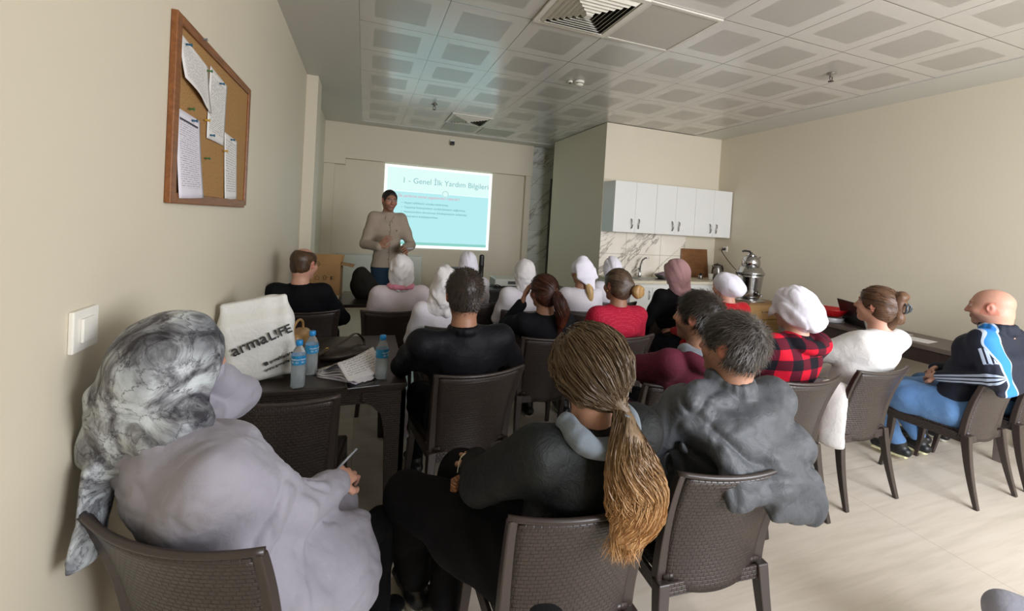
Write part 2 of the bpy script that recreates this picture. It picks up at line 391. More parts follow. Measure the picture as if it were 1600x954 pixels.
def pinned(c, curl, label, mat, sz):
    # corners (y,z): bottom-left, bottom-right, top-right, top-left
    (a, b, c2, d) = c
    def fn(u, v):
        y = (a[0]*(1-u)+b[0]*u)*(1-v)+(d[0]*(1-u)+c2[0]*u)*v; z = (a[1]*(1-u)+b[1]*u)*(1-v)+(d[1]*(1-u)+c2[1]*u)*v
        return (XL+.0150+curl*(1-v)**2*(.4+.6*math.sin(3*u+.5)**2), y, z)
    o = sheet_obj('paper_notice', fn, 10, 14, .0006, mat); tag(o, label, 'paper notice')
    return o
pp = [m_paper('notice_print_a', 30), m_paper('notice_print_b', 34), m_paper('notice_print_c', 38, 'dcd8e0', .9), m_paper('notice_print_d', 26)]
pinned([(1.88, 2.06), (2.178, 1.993), (2.145, 2.178), (1.842, 2.210)], .02, 'wide list of names pinned top left of cork board', pp[0], 30)
pinned([(2.153, 1.887), (2.390, 1.888), (2.41, 2.175), (2.168, 2.195)], .004, 'white printed list pinned at top centre of cork board', pp[1], 34)
pinned([(1.872, 1.622), (2.130, 1.632), (2.075, 1.940), (1.850, 1.945)], .018, 'printed schedule with dark heading at bottom left of cork board', pp[2], 38)
pinned([(2.434, 1.636), (2.642, 1.645), (2.612, 1.945), (2.399, 1.956)], .006, 'narrow white list pinned at bottom right of cork board', pp[3], 26)
def pin(y, z, c, lb, k):
    t = empty('push_pin', (XL+.014, y, z), 0, lb, 'push pin', 'push pins on the cork board'); T = Matrix.Rotation(R_(90), 4, 'Y')
    MB().lathe([(.0045, .004), (.0035, .009), (.0035, .016), (.006, .020), (.006, .022)], n=10, T=T).build('head', plain('pin_'+k, c, .3), t)
    MB().lathe([(.0007, -.004), (.0007, .005)], n=6, T=T).build('needle', plain('steel', 'a9a9a6', .3, 1), t)
for y, z, k, lb in ((1.90, 2.185, 'blue', 'blue push pin at the top left corner of the widest notice'), (2.125, 2.160, 'green', 'green push pin at the top right corner of the widest notice'), (2.29, 2.155, 'blue', 'blue push pin at the top of the centre notice'), (2.19, 1.905, 'blue', 'blue push pin at the foot of the centre notice'), (1.985, 1.925, 'blue', 'blue push pin at the head of the schedule with dark heading'), (2.49, 1.935, 'blue', 'blue push pin at the top of the narrow right notice'), (2.12, 1.955, 'amber', 'amber push pin in bare cork left of the centre notice'), (2.145, 1.80, 'green', 'green push pin in bare cork low in the middle of the board'), (2.385, 1.865, 'amber', 'amber push pin by the lower right corner of the centre notice'), (1.95, 1.962, 'green', 'green push pin just above the schedule with dark heading'), (2.05, 2.262, 'grey', 'grey push pin near the top rail of the cork board')):
    pin(y, z, {'blue': '1f5a78', 'green': '3f6f3a', 'amber': 'c79a2e', 'grey': '777777'}[k], lb, k)
sw = empty('light_switch', (XL, 1.372, 1.272), 0, 'white square rocker light switch on left wall', 'light switch')
B('plate', plain('switch_white', 'e9e6dc', .3), sw, (0, .012, -.052, .052, -.052, .052), bevel=.003)
B('rocker', plain('switch_white', 'e9e6dc', .3), sw, (.012, .019, -.026, .026, -.030, .030), bevel=.002)
# projected slide on the back wall
scr = empty('projection_screen', (1.262, YF-.008, 1.79), 0, 'bright pale turquoise slide projected on the back wall', 'projected slide')
SX, SZ = .963, .717
def sq(x): return x
B('slide_border', emit('slide_white', 'f0fffb', .95), scr, (-SX, SX, .0, .006, -SZ, SZ))
B('slide_header', emit('slide_header_glow', 'c8e2df', .90), scr, (-SX+.045, SX-.05, -.002, .0, .27, SZ-.04))
B('slide_body', emit('slide_body_glow', 'a6d7da', .88), scr, (-SX+.045, SX-.05, -.002, .0, -SZ+.10, .265))
B('slide_footer', emit('slide_footer_glow', '86c4bb', .80), scr, (-SX+.045, SX-.05, -.002, .0, -SZ+.05, -SZ+.10))
TT = lambda x, z: Matrix.Translation((x, -.004, z)) @ Matrix.Rotation(R_(90), 4, 'X')
text('1 - Genel İlk Yardım Bilgileri', .135, emit('slide_title_ink', '84b6b8', .8), TT(.12, .42), 'title_text', scr, align='CENTER')
text('İlk yardımın temel uygulamaları nelerdir?', .066, emit('slide_red_ink', 'd08a9c', .85), TT(-.72, .17), 'red_text', scr)
for i, s in enumerate(('Hayati tehlikenin ortadan kaldırılması', 'Yaşamsal fonksiyonların sürdürülmesinin sağlanması', 'Hasta/yaralının durumunun kötüleşmesinin önlenmesi', 'İyileşmenin kolaylaştırılması')):
    text('•  '+s, .052, emit('slide_ink', '5a8f9a', .8), TT(-.66, .055-i*.078), 'bullet_text', scr)
MB().lathe([(.062, 0), (.062, .003)], T=Matrix.Translation((.10, -.006, .27)) @ Matrix.Rotation(R_(90), 4, 'X')).build('slide_ring', emit('slide_header_glow', 'c8e2df', .90), scr)
MB().tube([(.10+.052*math.cos(a), -.0085, .27+.052*math.sin(a)) for a in np.linspace(0, 2*math.pi, 29)], .004, 6).build('ring_line', emit('slide_title_ink', '84b6b8', .8), scr)
t = empty('security_camera', (1.409, 7.62, 2.98), 0, 'small black camera under a white mount on the beam above slide', 'camera')
B('mount', WHITE, t, (-.04, .04, -.06, 0, .01, .04), bevel=.004); B('camera_body', plain('black_plastic', '161616', .4), t, (-.032, .032, -.10, -.035, -.055, .01), bevel=.008)
MB().lathe([(.015, 0), (.015, .012)], T=Matrix.Translation((0, -.10, -.022)) @ Matrix.Rotation(R_(90), 4, 'X')).build('lens', plain('lens_black', '0a0a10', .1), t)
t = empty('radiator', (.3, 7.70, 0), 0, 'white panel radiator below the projected slide', 'radiator'); rw = plain('radiator_white', 'd3d6cc', .35, nz=.02)
mb = MB().box(-.69, .70, -.03, .03, .30, .93)
mb.build('panel', rw, t, bevel=.012)
MB().box(-.68, .69, -.028, .03, .932, .945).build('top_grille', rw, t)
mb = MB()
for i in range(40): mb.box(-.66+i*.0335, -.66+i*.0335+.014, -.034, -.03, .34, .89)
mb.build('front_ribs', rw, t); MB().tube([(.66, 0, .35), (.74, 0, .35), (.74, 0, .0)], .011).build('pipe', rw, t)

# ------------------------------------------------------------------ kitchen
cw = plain('cabinet_white', 'dfdfda', .25, nz=.015); HM = plain('handle_nickel', '8b8a86', .25, 1)
for i in range(3):
    x0 = 3.152+i*.6780; x1 = x0+.6775; t = empty('wall_cabinet', ((x0+x1)/2, 5.13, 1.575), 0, ['white two-door wall cabinet at the left end over the sink', 'white two-door wall cabinet in the middle of the row of three', 'white two-door wall cabinet at the right end by the side wall'][i], 'kitchen cabinet', 'white wall cabinets over the counter')
    h = .3385
    B('carcass', cw, t, (-h, h, -.13, .15, 0, .69))
    for s in (-1, 1):
        d = B('door', cw, t, (min(0, s*(h-.0015))+.0015*(s > 0), max(0, s*(h-.0015))-.0015*(s < 0), -.15, -.131, .002, .69), bevel=.0015)
        mb = MB(); xx = s*.055
        mb.tube([(xx+s*.004, -.15, .055), (xx, -.168, .062), (xx-s*.006, -.176, .10), (xx+s*.002, -.178, .135), (xx+s*.008, -.170, .18), (xx+s*.004, -.15, .192)], [.004, .006, .0075, .0075, .006, .004], 8)
        mb.build('handle', HM, d)
ct = empty('kitchen_counter', (4.17, 5.0, 0), 0, 'cream kitchen counter with sink along the tiled backsplash', 'kitchen counter')
B('worktop', plain('worktop_cream', 'd9d1bb', .3), ct, (-1.02, 1.02, -.29, .262, .91, .95), bevel=.006)
B('base_carcass', cw, ct, (-1.015, 1.015, -.25, .262, .10, .91)); B('plinth', plain('plinth_grey', '8f8d86', .5), ct, (-1.01, 1.01, -.20, .25, 0, .10))
for i in range(4):
    d = B('door', cw, ct, (-1.012+i*.507, -1.012+i*.507+.503, -.268, -.25, .12, .86), bevel=.0015)
    MB().tube([(-1.012+i*.507+.45, -.268, .70), (-1.012+i*.507+.45, -.29, .72), (-1.012+i*.507+.45, -.29, .80), (-1.012+i*.507+.45, -.268, .82)], .005, 8).build('handle', HM, d)
sk = MB().box(-.72, -.18, -.20, .15, .949, .953); sk.build('sink_rim', plain('steel_sink', 'b9b9b4', .22, 1), ct, bevel=.001)
B('sink_basin', plain('steel_sink_dark', '77776f', .3, 1), ct, (-.68, -.22, -.17, .10, .951, .9545))
fa = empty('faucet', (3.76, 5.17, .955), 0, 'chrome curved kitchen tap behind the sink', 'tap'); st = plain('chrome', 'b9b9b9', .12, 1)
lathe_obj('tap_base', [(.026, 0), (.024, .02), (.016, .05), (.014, .09)], (0, 0, 0), st, fa)
MB().tube([(0, 0, .08), (.0, -.01, .17), (.01, -.03, .235), (.035, -.06, .27), (.07, -.10, .275)], [.013, .012, .012, .011, .012]).build('spout', st, fa)
MB().tube([(0, 0, .09), (-.03, .0, .12), (-.075, 0, .135)], [.008, .007, .005]).build('tap_lever', st, fa)
def lathe_thing(name, label, cat, loc, parts, extra=None, group=None):
    t = empty(name, loc, 0, label, cat, group)
    for nm, prof, mat in parts: MB().lathe(prof, n=28).build(nm, mat, t)
    if extra: extra(t)
    return t
lathe_thing('metal_bowl', 'shallow steel dish holding a purple cloth beside the tap', 'bowl', (4.01, 4.98, .951), [('bowl', [(.05, 0), (.09, .02), (.115, .055), (.12, .062), (.112, .058), (.085, .026), (.0, .012)], plain('dish_grey', '908c86', .3, .8))])
# SDF shapes below need numpy surface nets
def surfnet(F, lo, h):
    S = F < 0
    c = np.zeros(tuple(n-1 for n in F.shape), np.uint8)
    for a in (0, 1):
        for b in (0, 1):
            for d in (0, 1):
                c += S[a:a+c.shape[0], b:b+c.shape[1], d:d+c.shape[2]]
    act = (c > 0) & (c < 8); I, J, K = np.nonzero(act); n = len(I)
    idx = np.full(c.shape, -1, np.int32); idx[I, J, K] = np.arange(n)
    acc = np.zeros((n, 3)); cnt = np.zeros(n)
    off = [(a, b, d) for a in (0, 1) for b in (0, 1) for d in (0, 1)]
    vals = {o: F[I+o[0], J+o[1], K+o[2]] for o in off}
    for o in off:
        for ax in range(3):
            if o[ax]: continue
            p = list(o); p[ax] = 1; p = tuple(p); f0, f1 = vals[o], vals[p]
            m = (f0 < 0) != (f1 < 0); tt = np.where(m, f0/np.where(m, f0-f1, 1), 0)
            for k in range(3):
                acc[:, k] += m*((o[k]+tt) if k == ax else o[k])
            cnt += m
    V = (acc/cnt[:, None]+np.stack([I, J, K], 1))*h+np.asarray(lo)
    Q = []
    for ax in range(3):
        sl0 = [slice(None)]*3; sl1 = [slice(None)]*3; sl0[ax] = slice(0, -1); sl1[ax] = slice(1, None)
        A, Bb = S[tuple(sl0)], S[tuple(sl1)]
        b, d = [(1, 2), (2, 0), (0, 1)][ax]
        G = np.array(np.nonzero(A != Bb)); ok = (G[b] > 0) & (G[d] > 0) & (G[b] < c.shape[b]) & (G[d] < c.shape[d])
        G = G[:, ok]; ins = A[tuple(G)]
        def cell(db, dd):
            g = G.copy(); g[b] += db; g[d] += dd; return idx[tuple(g)]
        q = np.stack([cell(-1, -1), cell(0, -1), cell(0, 0), cell(-1, 0)], 1)
        q[~ins] = q[~ins][:, ::-1]; Q.append(q)
    Q = np.concatenate(Q); Q = Q[(Q >= 0).all(1)]
    return V, Q
def nrm(v): v = np.asarray(v, float); return v/np.linalg.norm(v)
class SDF:
    def __init__(s): s.ops = []; s.disp = []
    def _op(s, kind, fn, lo, hi, k): s.ops.append((kind, fn, np.asarray(lo, float), np.asarray(hi, float), k)); return s
    def cap(s, a, b, ra, rb=None, k=.02, sub=False):
        a = np.asarray(a, float); b = np.asarray(b, float); rb = ra if rb is None else rb; d = b-a; dd = max(d@d, 1e-9)
        def fn(X, Y, Z):
            px, py, pz = X-a[0], Y-a[1], Z-a[2]; t = np.clip((px*d[0]+py*d[1]+pz*d[2])/dd, 0, 1)
            return np.sqrt((px-t*d[0])**2+(py-t*d[1])**2+(pz-t*d[2])**2)-(ra+(rb-ra)*t)
        r = max(ra, rb); return s._op('sub' if sub else 'add', fn, np.minimum(a, b)-r, np.maximum(a, b)+r, k)
    def chain(s, pts, rs, k=.02):
        for i in range(len(pts)-1): s.cap(pts[i], pts[i+1], rs[i], rs[i+1], k)
        return s
    def ecap(s, a, b, ra, rb, side, k=.03, sub=False):
        """elliptic tapered capsule, radii (rx along side, ry across)"""
        a = np.asarray(a, float); b = np.asarray(b, float); d = b-a; L = max(np.linalg.norm(d), 1e-6); w = d/L
        sd = np.asarray(side, float); sd = nrm(sd-w*(sd@w)); th = np.cross(w, sd)
        def fn(X, Y, Z):
            px, py, pz = X-a[0], Y-a[1], Z-a[2]; q = px*w[0]+py*w[1]+pz*w[2]; t = np.clip(q/L, 0, 1); e = q-t*L
            u = px*sd[0]+py*sd[1]+pz*sd[2]; v = px*th[0]+py*th[1]+pz*th[2]
            rx = ra[0]+(rb[0]-ra[0])*t; ry = ra[1]+(rb[1]-ra[1])*t; rm = np.minimum(rx, ry)
            k0 = np.sqrt((u/rx)**2+(v/ry)**2+(e/rm)**2)+1e-9; k1 = np.sqrt((u/rx**2)**2+(v/ry**2)**2+(e/rm**2)**2)+1e-9
            return k0*(k0-1)/k1
        r = max(*ra, *rb); return s._op('sub' if sub else 'add', fn, np.minimum(a, b)-r, np.maximum(a, b)+r, k)
    def ell(s, c, r, Rm=None, k=.02, sub=False):
        c = np.asarray(c, float); r = np.asarray(r, float); Rm = np.eye(3) if Rm is None else np.asarray(Rm)
        def fn(X, Y, Z):
            p = (X-c[0], Y-c[1], Z-c[2]); q = [p[0]*Rm[0, i]+p[1]*Rm[1, i]+p[2]*Rm[2, i] for i in range(3)]
            k0 = np.sqrt(sum((q[i]/r[i])**2 for i in range(3)))+1e-9; k1 = np.sqrt(sum((q[i]/r[i]**2)**2 for i in range(3)))+1e-9
            return k0*(k0-1)/k1
        m = r.max(); return s._op('sub' if sub else 'add', fn, c-m, c+m, k)
    def box(s, c, hx, Rm=None, rad=.01, k=.01, sub=False):
        c = np.asarray(c, float); Rm = np.eye(3) if Rm is None else np.asarray(Rm)
        def fn(X, Y, Z):
            p = (X-c[0], Y-c[1], Z-c[2]); q = [np.abs(p[0]*Rm[0, i]+p[1]*Rm[1, i]+p[2]*Rm[2, i])-(hx[i]-rad) for i in range(3)]
            return np.sqrt(sum(np.maximum(x, 0)**2 for x in q))+np.minimum(np.maximum(np.maximum(q[0], q[1]), q[2]), 0)-rad
        m = np.linalg.norm(hx); return s._op('sub' if sub else 'add', fn, c-m, c+m, k)
    def plane(s, p, n, k=.005):
        """keeps the side where n.(x-p) < 0"""
        p = np.asarray(p, float); n = nrm(n)
        return s._op('cut', lambda X, Y, Z: (X-p[0])*n[0]+(Y-p[1])*n[1]+(Z-p[2])*n[2], (0, 0, 0), (0, 0, 0), k)
    def wrinkle(s, fn, band=.03): s.disp.append((fn, band)); return s
    def solve(s, h):
        A = [o for o in s.ops if o[0] == 'add']; lo = np.min([o[2]-h*3 for o in A], 0)-.01; hi = np.max([o[3]+h*3 for o in A], 0)+.01
        n = np.ceil((hi-lo)/h).astype(int)+1; F = np.full(n, 1e3, np.float32)
        ax = [(lo[i]+np.arange(n[i])*h).astype(np.float32) for i in range(3)]
        for kind, fn, l, u, k in s.ops:
            if kind == 'cut':
                d = fn(ax[0][:, None, None], ax[1][None, :, None], ax[2][None, None, :]); np.copyto(F, np.maximum(F, d)); continue
            m = k+2*h; i0 = np.maximum(np.floor((l-m-lo)/h).astype(int), 0); i1 = np.minimum(np.ceil((u+m-lo)/h).astype(int)+1, n)
            if (i1 <= i0).any(): continue
            sl = tuple(slice(i0[j], i1[j]) for j in range(3))
            d = fn(ax[0][sl[0]][:, None, None], ax[1][sl[1]][None, :, None], ax[2][sl[2]][None, None, :]).astype(np.float32)
            f = F[sl]
            if kind == 'add':
                q = np.maximum(k-np.abs(f-d), 0)/k if k else 0; F[sl] = np.minimum(f, d)-q*q*k/4
            else:
                q = np.maximum(k-np.abs(f+d), 0)/k if k else 0; F[sl] = np.maximum(f, -d)+q*q*k/4
        for fn, band in s.disp:
            I = np.nonzero(np.abs(F) < band); F[I] += fn(ax[0][I[0]], ax[1][I[1]], ax[2][I[2]])
        F[[0, -1]] = np.maximum(F[[0, -1]], h); F[:, [0, -1]] = np.maximum(F[:, [0, -1]], h); F[:, :, [0, -1]] = np.maximum(F[:, :, [0, -1]], h)
        return F, lo
    def arrays(s, h): F, lo = s.solve(h); return surfnet(F, lo, h)
    def mesh(s, name, h, mat, parent, attrs=None, extra=None):
        V, Q = s.arrays(h)
        if extra: 
            for V2, Q2 in extra: Q = np.concatenate([Q, Q2+len(V)]); V = np.concatenate([V, V2])
        return np_mesh(name, V, Q, mat, parent, attrs)
def np_mesh(name, V, Q, mat, parent, attrs=None):
    me = bpy.data.meshes.new(name); me.vertices.add(len(V)); me.vertices.foreach_set('co', V.astype(np.float32).ravel())
    me.loops.add(Q.size); me.loops.foreach_set('vertex_index', Q.astype(np.int32).ravel())
    me.polygons.add(len(Q)); me.polygons.foreach_set('loop_start', np.arange(0, Q.size, Q.shape[1], dtype=np.int32))
    me.update(calc_edges=True); me.validate()
    me.polygons.foreach_set('use_smooth', np.ones(len(me.polygons), bool))
    if attrs:
        for an, fn in attrs.items():
            val = np.asarray(fn(V), np.float32)
            if val.ndim == 1: a = me.attributes.new(an, 'FLOAT', 'POINT'); a.data.foreach_set('value', val)
            else: a = me.attributes.new(an, 'FLOAT_VECTOR', 'POINT'); a.data.foreach_set('vector', val.ravel())
    return link(name, me, mat, parent)
_LAT = np.random.default_rng(99).uniform(-1, 1, (64, 64, 64)).astype(np.float32)
def vnoise(x, y, z):
    xi, yi, zi = np.floor(x).astype(int), np.floor(y).astype(int), np.floor(z).astype(int); fx, fy, fz = x-xi, y-yi, z-zi
    fx, fy, fz = [f*f*f*(f*(f*6-15)+10) for f in (fx, fy, fz)]; o = 0
    for a in (0, 1):
        for b in (0, 1):
            for c in (0, 1):
                o = o+_LAT[(xi+a) & 63, (yi+b) & 63, (zi+c) & 63]*(fx if a else 1-fx)*(fy if b else 1-fy)*(fz if c else 1-fz)
    return o
def folds(amp, n=5, f=(18, 40), seed=0, dirs=None, sharp=False):
    """cloth folds: warped value noise, ridged when sharp, long along dirs[0]"""
    r = np.random.default_rng(seed); A = r.normal(size=(3, 3)); A, _ = np.linalg.qr(A); off = r.uniform(5, 50, 3)
    if dirs is not None:
        d = nrm(dirs[0]); e1 = nrm(np.cross(d, [.3, .5, .8])); A = np.stack([d*.28, e1, np.cross(d, e1)])
    f0 = f[0]*.42; nn = 3 if n > 6 else 2
    def fn(X, Y, Z):
        P = np.stack([X, Y, Z]).astype(np.float64); Q = A@P; o = 0; a = 1.; fr = f0; tot = 0
        w = [vnoise(Q[0]*f0*.6+off[i], Q[1]*f0*.6+7*i, Q[2]*f0*.6+off[2]) for i in range(2)]
        for k in range(nn):
            v = vnoise(Q[0]*fr+off[0]+k*11+w[0]*1.3, Q[1]*fr+off[1]+w[1]*1.3, Q[2]*fr+off[2])
            if sharp: v = 1-2.6*np.abs(v)
            o = o+a*v; tot += a; a *= .42; fr *= 2.05
        return (amp*1.5*o/tot).astype(np.float32)
    return fn
# ------------------------------------------------------------------ kitchen items
s = SDF().ell((0, 0, .03), (.085, .06, .035)).ell((.05, .01, .045), (.05, .045, .03)).wrinkle(folds(.006, 5, (50, 90), 3), .03)
o = s.mesh('dish_cloth', .006, fabric('purple_cloth', '76626f'), None); o.location = (4.0, 4.98, .972); tag(o, 'crumpled purple-grey cloth lying in the steel dish', 'cloth')
o = B('cutting_board', m_wood('tray_wood', '6b4423', '835730', (1, 1, 6)), None, (-.25, .25, -.009, .009, 0, .43), bevel=.008)
bm = bmesh.new(); bm.from_mesh(o.data)
bm.free(); o.location = (4.79, 5.205, .953); o.rotation_euler = (R_(-8), 0, 0); tag(o, 'large brown wooden tray leaning on the backsplash', 'tray')
def kettle_extra(t):
    MB().tube([(.045, 0, .205), (.09, 0, .20), (.112, 0, .16), (.108, 0, .09), (.075, 0, .045)], [.012, .013, .013, .012, .009]).build('handle', plain('black_plastic', '161616', .4), t)
    MB().tube([(-.055, 0, .17), (-.085, 0, .198), (-.092, 0, .203)], [.02, .014, .008]).build('spout', plain('steel_brushed', '8f8c88', .25, 1), t)
lathe_thing('electric_kettle', 'steel electric kettle with black handle beside the wooden tray', 'kettle', (5.02, 5.02, .951), [
    ('base', [(.075, 0), (.078, .015), (.07, .02)], plain('black_plastic', '161616', .4)), ('body', [(.074, .02), (.078, .06), (.070, .15), (.058, .205), (.052, .21)], plain('steel_brushed', '8f8c88', .25, 1)),
    ('lid', [(.053, .21), (.045, .222), (.012, .228), (.010, .238), (.0, .24)], plain('black_plastic', '161616', .4))], kettle_extra)
lathe_thing('cup', 'small white cup in front of the wooden tray', 'cup', (4.84, 4.95, .951), [('cup_body', [(.024, 0), (.028, .005), (.036, .085), (.034, .086), (.027, .01), (0, .008)], plain('cup_white', 'e3e1da', .4))])
lathe_thing('tea_glass_jar', 'small dark-lidded steel jar left of the white cup', 'jar', (4.70, 5.0, .951), [('jar_body', [(.03, 0), (.034, .01), (.034, .05), (.026, .065)], plain('steel_brushed', '8f8c88', .25, 1)), ('lid', [(.028, .065), (.02, .078), (.006, .082), (.006, .092), (0, .094)], plain('black_plastic', '161616', .4))])
t = empty('wall_socket', (XR, 5.06, 1.405), 0, 'white wall socket with a black plug near the corner', 'socket')
B('socket_plate', plain('switch_white', 'e9e6dc', .3), t, (-.012, 0, -.04, .04, -.04, .04), bevel=.003); lathe_obj('socket_well', [(.019, 0), (.019, .004)], (0, 0, 0), plain('black_plastic', '161616', .4), t).rotation_euler = (0, R_(-90), 0)
for c_ in t.children:
    if c_.name.startswith('socket_well'): c_.location = (-.0125, 0, 0)
t = empty('power_cord', (XR-.02, 5.06, 1.40), 0, 'black cord with plug hanging from wall socket to the samovar', 'cord')
MB().lathe([(.014, 0), (.017, .01), (.015, .035), (.006, .042)], T=Matrix.Rotation(R_(-90), 4, 'Y')).build('plug', plain('black_plastic', '161616', .4), t)
P = [Vector(p) for p in ((-.04, 0, 0), (-.07, -.02, -.03), (-.06, -.12, -.14), (-.07, -.28, -.26), (-.12, -.50, -.34), (-.24, -.68, -.36), (-.30, -.74, -.37))]
def spline(P, n=8):
    P = [Vector(p) for p in P]; out = []
    for i in range(len(P)-1):
        p0, p1, p2, p3 = P[max(i-1, 0)], P[i], P[i+1], P[min(i+2, len(P)-1)]
        for k in range(n):
            u = k/n; out.append(.5*((2*p1)+(p2-p0)*u+(2*p0-5*p1+4*p2-p3)*u*u+(3*p1-p0-3*p2+p3)*u**3))
    return out+[P[-1]]
MB().tube(spline(P), .005, 8).build('cable', plain('black_plastic', '161616', .4), t)
# drawer cabinet with the samovar
dc = empty('drawer_cabinet', (4.76, 4.22, 0), 0, 'small light wooden drawer cabinet under the samovar', 'cabinet')
wd_ = m_wood('beech_laminate', '9c7a50', 'b08d5e', (1, 1, 7), .4)
B('carcass', wd_, dc, (-.25, .25, -.25, .25, .04, .78)); B('cabinet_top', m_wood('beech_top', '7d5f3d', '8f6e48', (1, 7, 1), .4), dc, (-.26, .26, -.265, .26, .78, .80), bevel=.002); B('plinth', plain('plinth_brown', '4a3625', .6), dc, (-.24, .24, -.23, .24, 0, .04))
for i in range(4):
    d = B('drawer', wd_, dc, (-.245, .245, -.268, -.25, .06+i*.178, .06+i*.178+.170), bevel=.002)
    MB().tube([(-.05, -.268, .155+i*.178), (-.05, -.285, .155+i*.178), (.05, -.285, .155+i*.178), (.05, -.268, .155+i*.178)], .004, 8).build('handle', HM, d)
B('side_handle', plain('handle_white', 'd8d4ca', .4), dc, (-.262, -.25, -.14, -.06, .70, .715), bevel=.002)
def sam_extra(t):
    bk = plain('black_plastic', '161616', .4)
    for s_ in (-1, 1): MB().tube([(s_*.125, 0, .335), (s_*.155, 0, .345), (s_*.19, 0, .345)], [.012, .015, .013]).build('side_handle', bk, t)
    MB().tube([(0, -.105, .10), (0, -.15, .095), (0, -.155, .07)], [.011, .011, .008]).build('tap', plain('chrome', 'b9b9b9', .12, 1), t)
    MB().tube([(-.01, 0, .60), (-.03, 0, .625), (-.10, 0, .63), (-.125, 0, .622)], [.008, .012, .013, .01]).build('teapot_handle', bk, t)
    MB().tube([(.075, 0, .50), (.11, 0, .54), (.125, 0, .56)], [.018, .012, .008]).build('teapot_spout', plain('chrome', 'b9b9b9', .12, 1), t)
ch = plain('chrome', 'b9b9b9', .12, 1)
lathe_thing('samovar', 'tall chrome electric tea samovar with teapot on top, on the wooden cabinet', 'samovar', (4.70, 4.15, .8), [
    ('foot', [(.15, 0), (.15, .012), (.12, .02), (.10, .045)], ch), ('urn', [(.095, .04), (.105, .06), (.110, .15), (.122, .30), (.128, .34)], ch),
    ('collar', [(.134, .335), (.138, .35), (.134, .365), (.118, .385), (.10, .43)], ch), ('teapot', [(.078, .43), (.088, .45), (.088, .50), (.075, .545), (.048, .565)], ch), ('teapot_lid', [(.05, .565), (.035, .59), (.012, .60), (.012, .615), (0, .62)], ch)], sam_extra)
sv_ = [o for o in bpy.data.objects if o.name.startswith('samovar')][0]; sv_.scale = (1.22, 1.22, 1.0)
# ------------------------------------------------------------------ chairs
CB = plain('chair_brown', '352c28', .33, nz=.03); CWV = m_weave('chair_weave', '372e2a', .36, 50, 72, .45); CSV = m_weave('chair_seat_weave', '352c28', .4, 42, 86, .7)
def uv_planar(o, f):
    me = o.data; uv = me.uv_layers.new(name='UVMap') if not me.uv_layers else me.uv_layers[0]
    for l in me.loops: uv.data[l.index].uv = f(me.vertices[l.vertex_index].co)
def backpt(u, v):   # u in -1..1, v in 0..1
    z = .385+.450*v; hw = .208+.004*v+.026*v*v
    y = -.212-.02*v-.095*v*v+.040*(u*u)-.01
    return Vector((u*hw, y, z+.012*u*u*v-(.03*(1-u*u))*(1-v)**2+0.015*(1-v)))
def make_chair():
    t = empty('chair')
    p = MB().sheet(lambda u, v: backpt((u*2-1)*.93, v*.975), 18, 16, .010); bk = p.build('backrest', CWV, t); uv_planar(bk, lambda c: (c.x, c.z))
    for s_ in (-1, 1):
        mb = MB(); pts = []
        vs = []; fs = []; prof = [(-.016, -.010), (.017, -.014), (.018, .014), (-.012, .015)]
        N = 14
        for i in range(N+1):
            c = backpt(s_*1.0, i/N); w = 1.25-.35*i/N
            for a, b in prof: vs.append((c.x+s_*a*w-s_*.004, c.y+b*w, c.z))
        for i in range(N):
            for k in range(4):
                q = (i*4+k, i*4+(k+1) % 4, (i+1)*4+(k+1) % 4, (i+1)*4+k); fs.append(q if s_ > 0 else q[::-1])
        fs += [(0, 3, 2, 1) if s_ > 0 else (0, 1, 2, 3), tuple(N*4+k for k in ((0, 1, 2, 3) if s_ > 0 else (3, 2, 1, 0)))]
        mb.add(vs, fs); mb.build('back_post', CB, t, bevel=.005)
    mb = MB(); mb.tube([backpt(u, 1.0)+Vector((0, 0, .002)) for u in np.linspace(-1.04, 1.04, 17)], .009, 10, .8); mb.build('top_rail', CB, t)
    # seat: slightly dished slab with rolled front, woven apron
    def seatf(u, v):
        x = (u-.5)*(.40+.03*v); y = -.205+.43*v; return Vector((x, y, .432-.010*math.sin(math.pi*u)*math.sin(math.pi*v)-.012*max(0, v-.85)/.15))
    st_ = MB().sheet(seatf, 12, 12, .018).build('seat', CSV, t); uv_planar(st_, lambda c: (c.x, c.y))
    ap = MB().box(-.222, -.208, -.20, .215, .372, .428).box(.208, .222, -.20, .215, .372, .428).box(-.215, .215, .208, .224, .372, .424).box(-.21, .21, -.215, -.203, .37, .42)
    ap = ap.build('seat_apron', CWV, t, bevel=.003); uv_planar(ap, lambda c: (c.x+c.y, c.z))
    def leg(top, foot, w0, w1, tw, name='leg'):
        mb = MB(); vs = []; N = 8
        for i in range(N+1):
            k = i/N; b = math.sin(k*math.pi)*.012
            c = Vector(top)*(1-k)+Vector(foot)*k; s_ = 1 if foot[0] > 0 else -1; c.y += (b if foot[1] < 0 else -b)*.8
            w = w0*(1-k)+w1*k; d = tw*(1-k)+.022*k
            for a, b2 in ((-1, -1), (1, -1), (1, 1), (-1, 1)): vs.append((c.x+a*w/2, c.y+b2*d/2, c.z))
        fs = [(i*4+k, (i+1)*4+k, (i+1)*4+(k+1) % 4, i*4+(k+1) % 4) for i in range(N) for k in range(4)]+[(0, 1, 2, 3), (N*4+3, N*4+2, N*4+1, N*4)]
        mb.add(vs, fs).build(name, CB, t, bevel=.004)
    for s_ in (-1, 1):
        leg((s_*.208, -.200, .425), (s_*.238, -.285, 0), .045, .030, .045)
        leg((s_*.200, .195, .425), (s_*.222, .235, 0), .042, .030, .042)
    MB().lathe([(.022, 0), (.022, .004), (.012, .005)], n=20, T=Matrix.Translation((0, -.212, .405)) @ Matrix.Rotation(R_(90), 4, 'X')).build('round_badge', plain('badge_brown', '5c4a3f', .3), t)
    return t
chair0 = make_chair(); _first = [True]
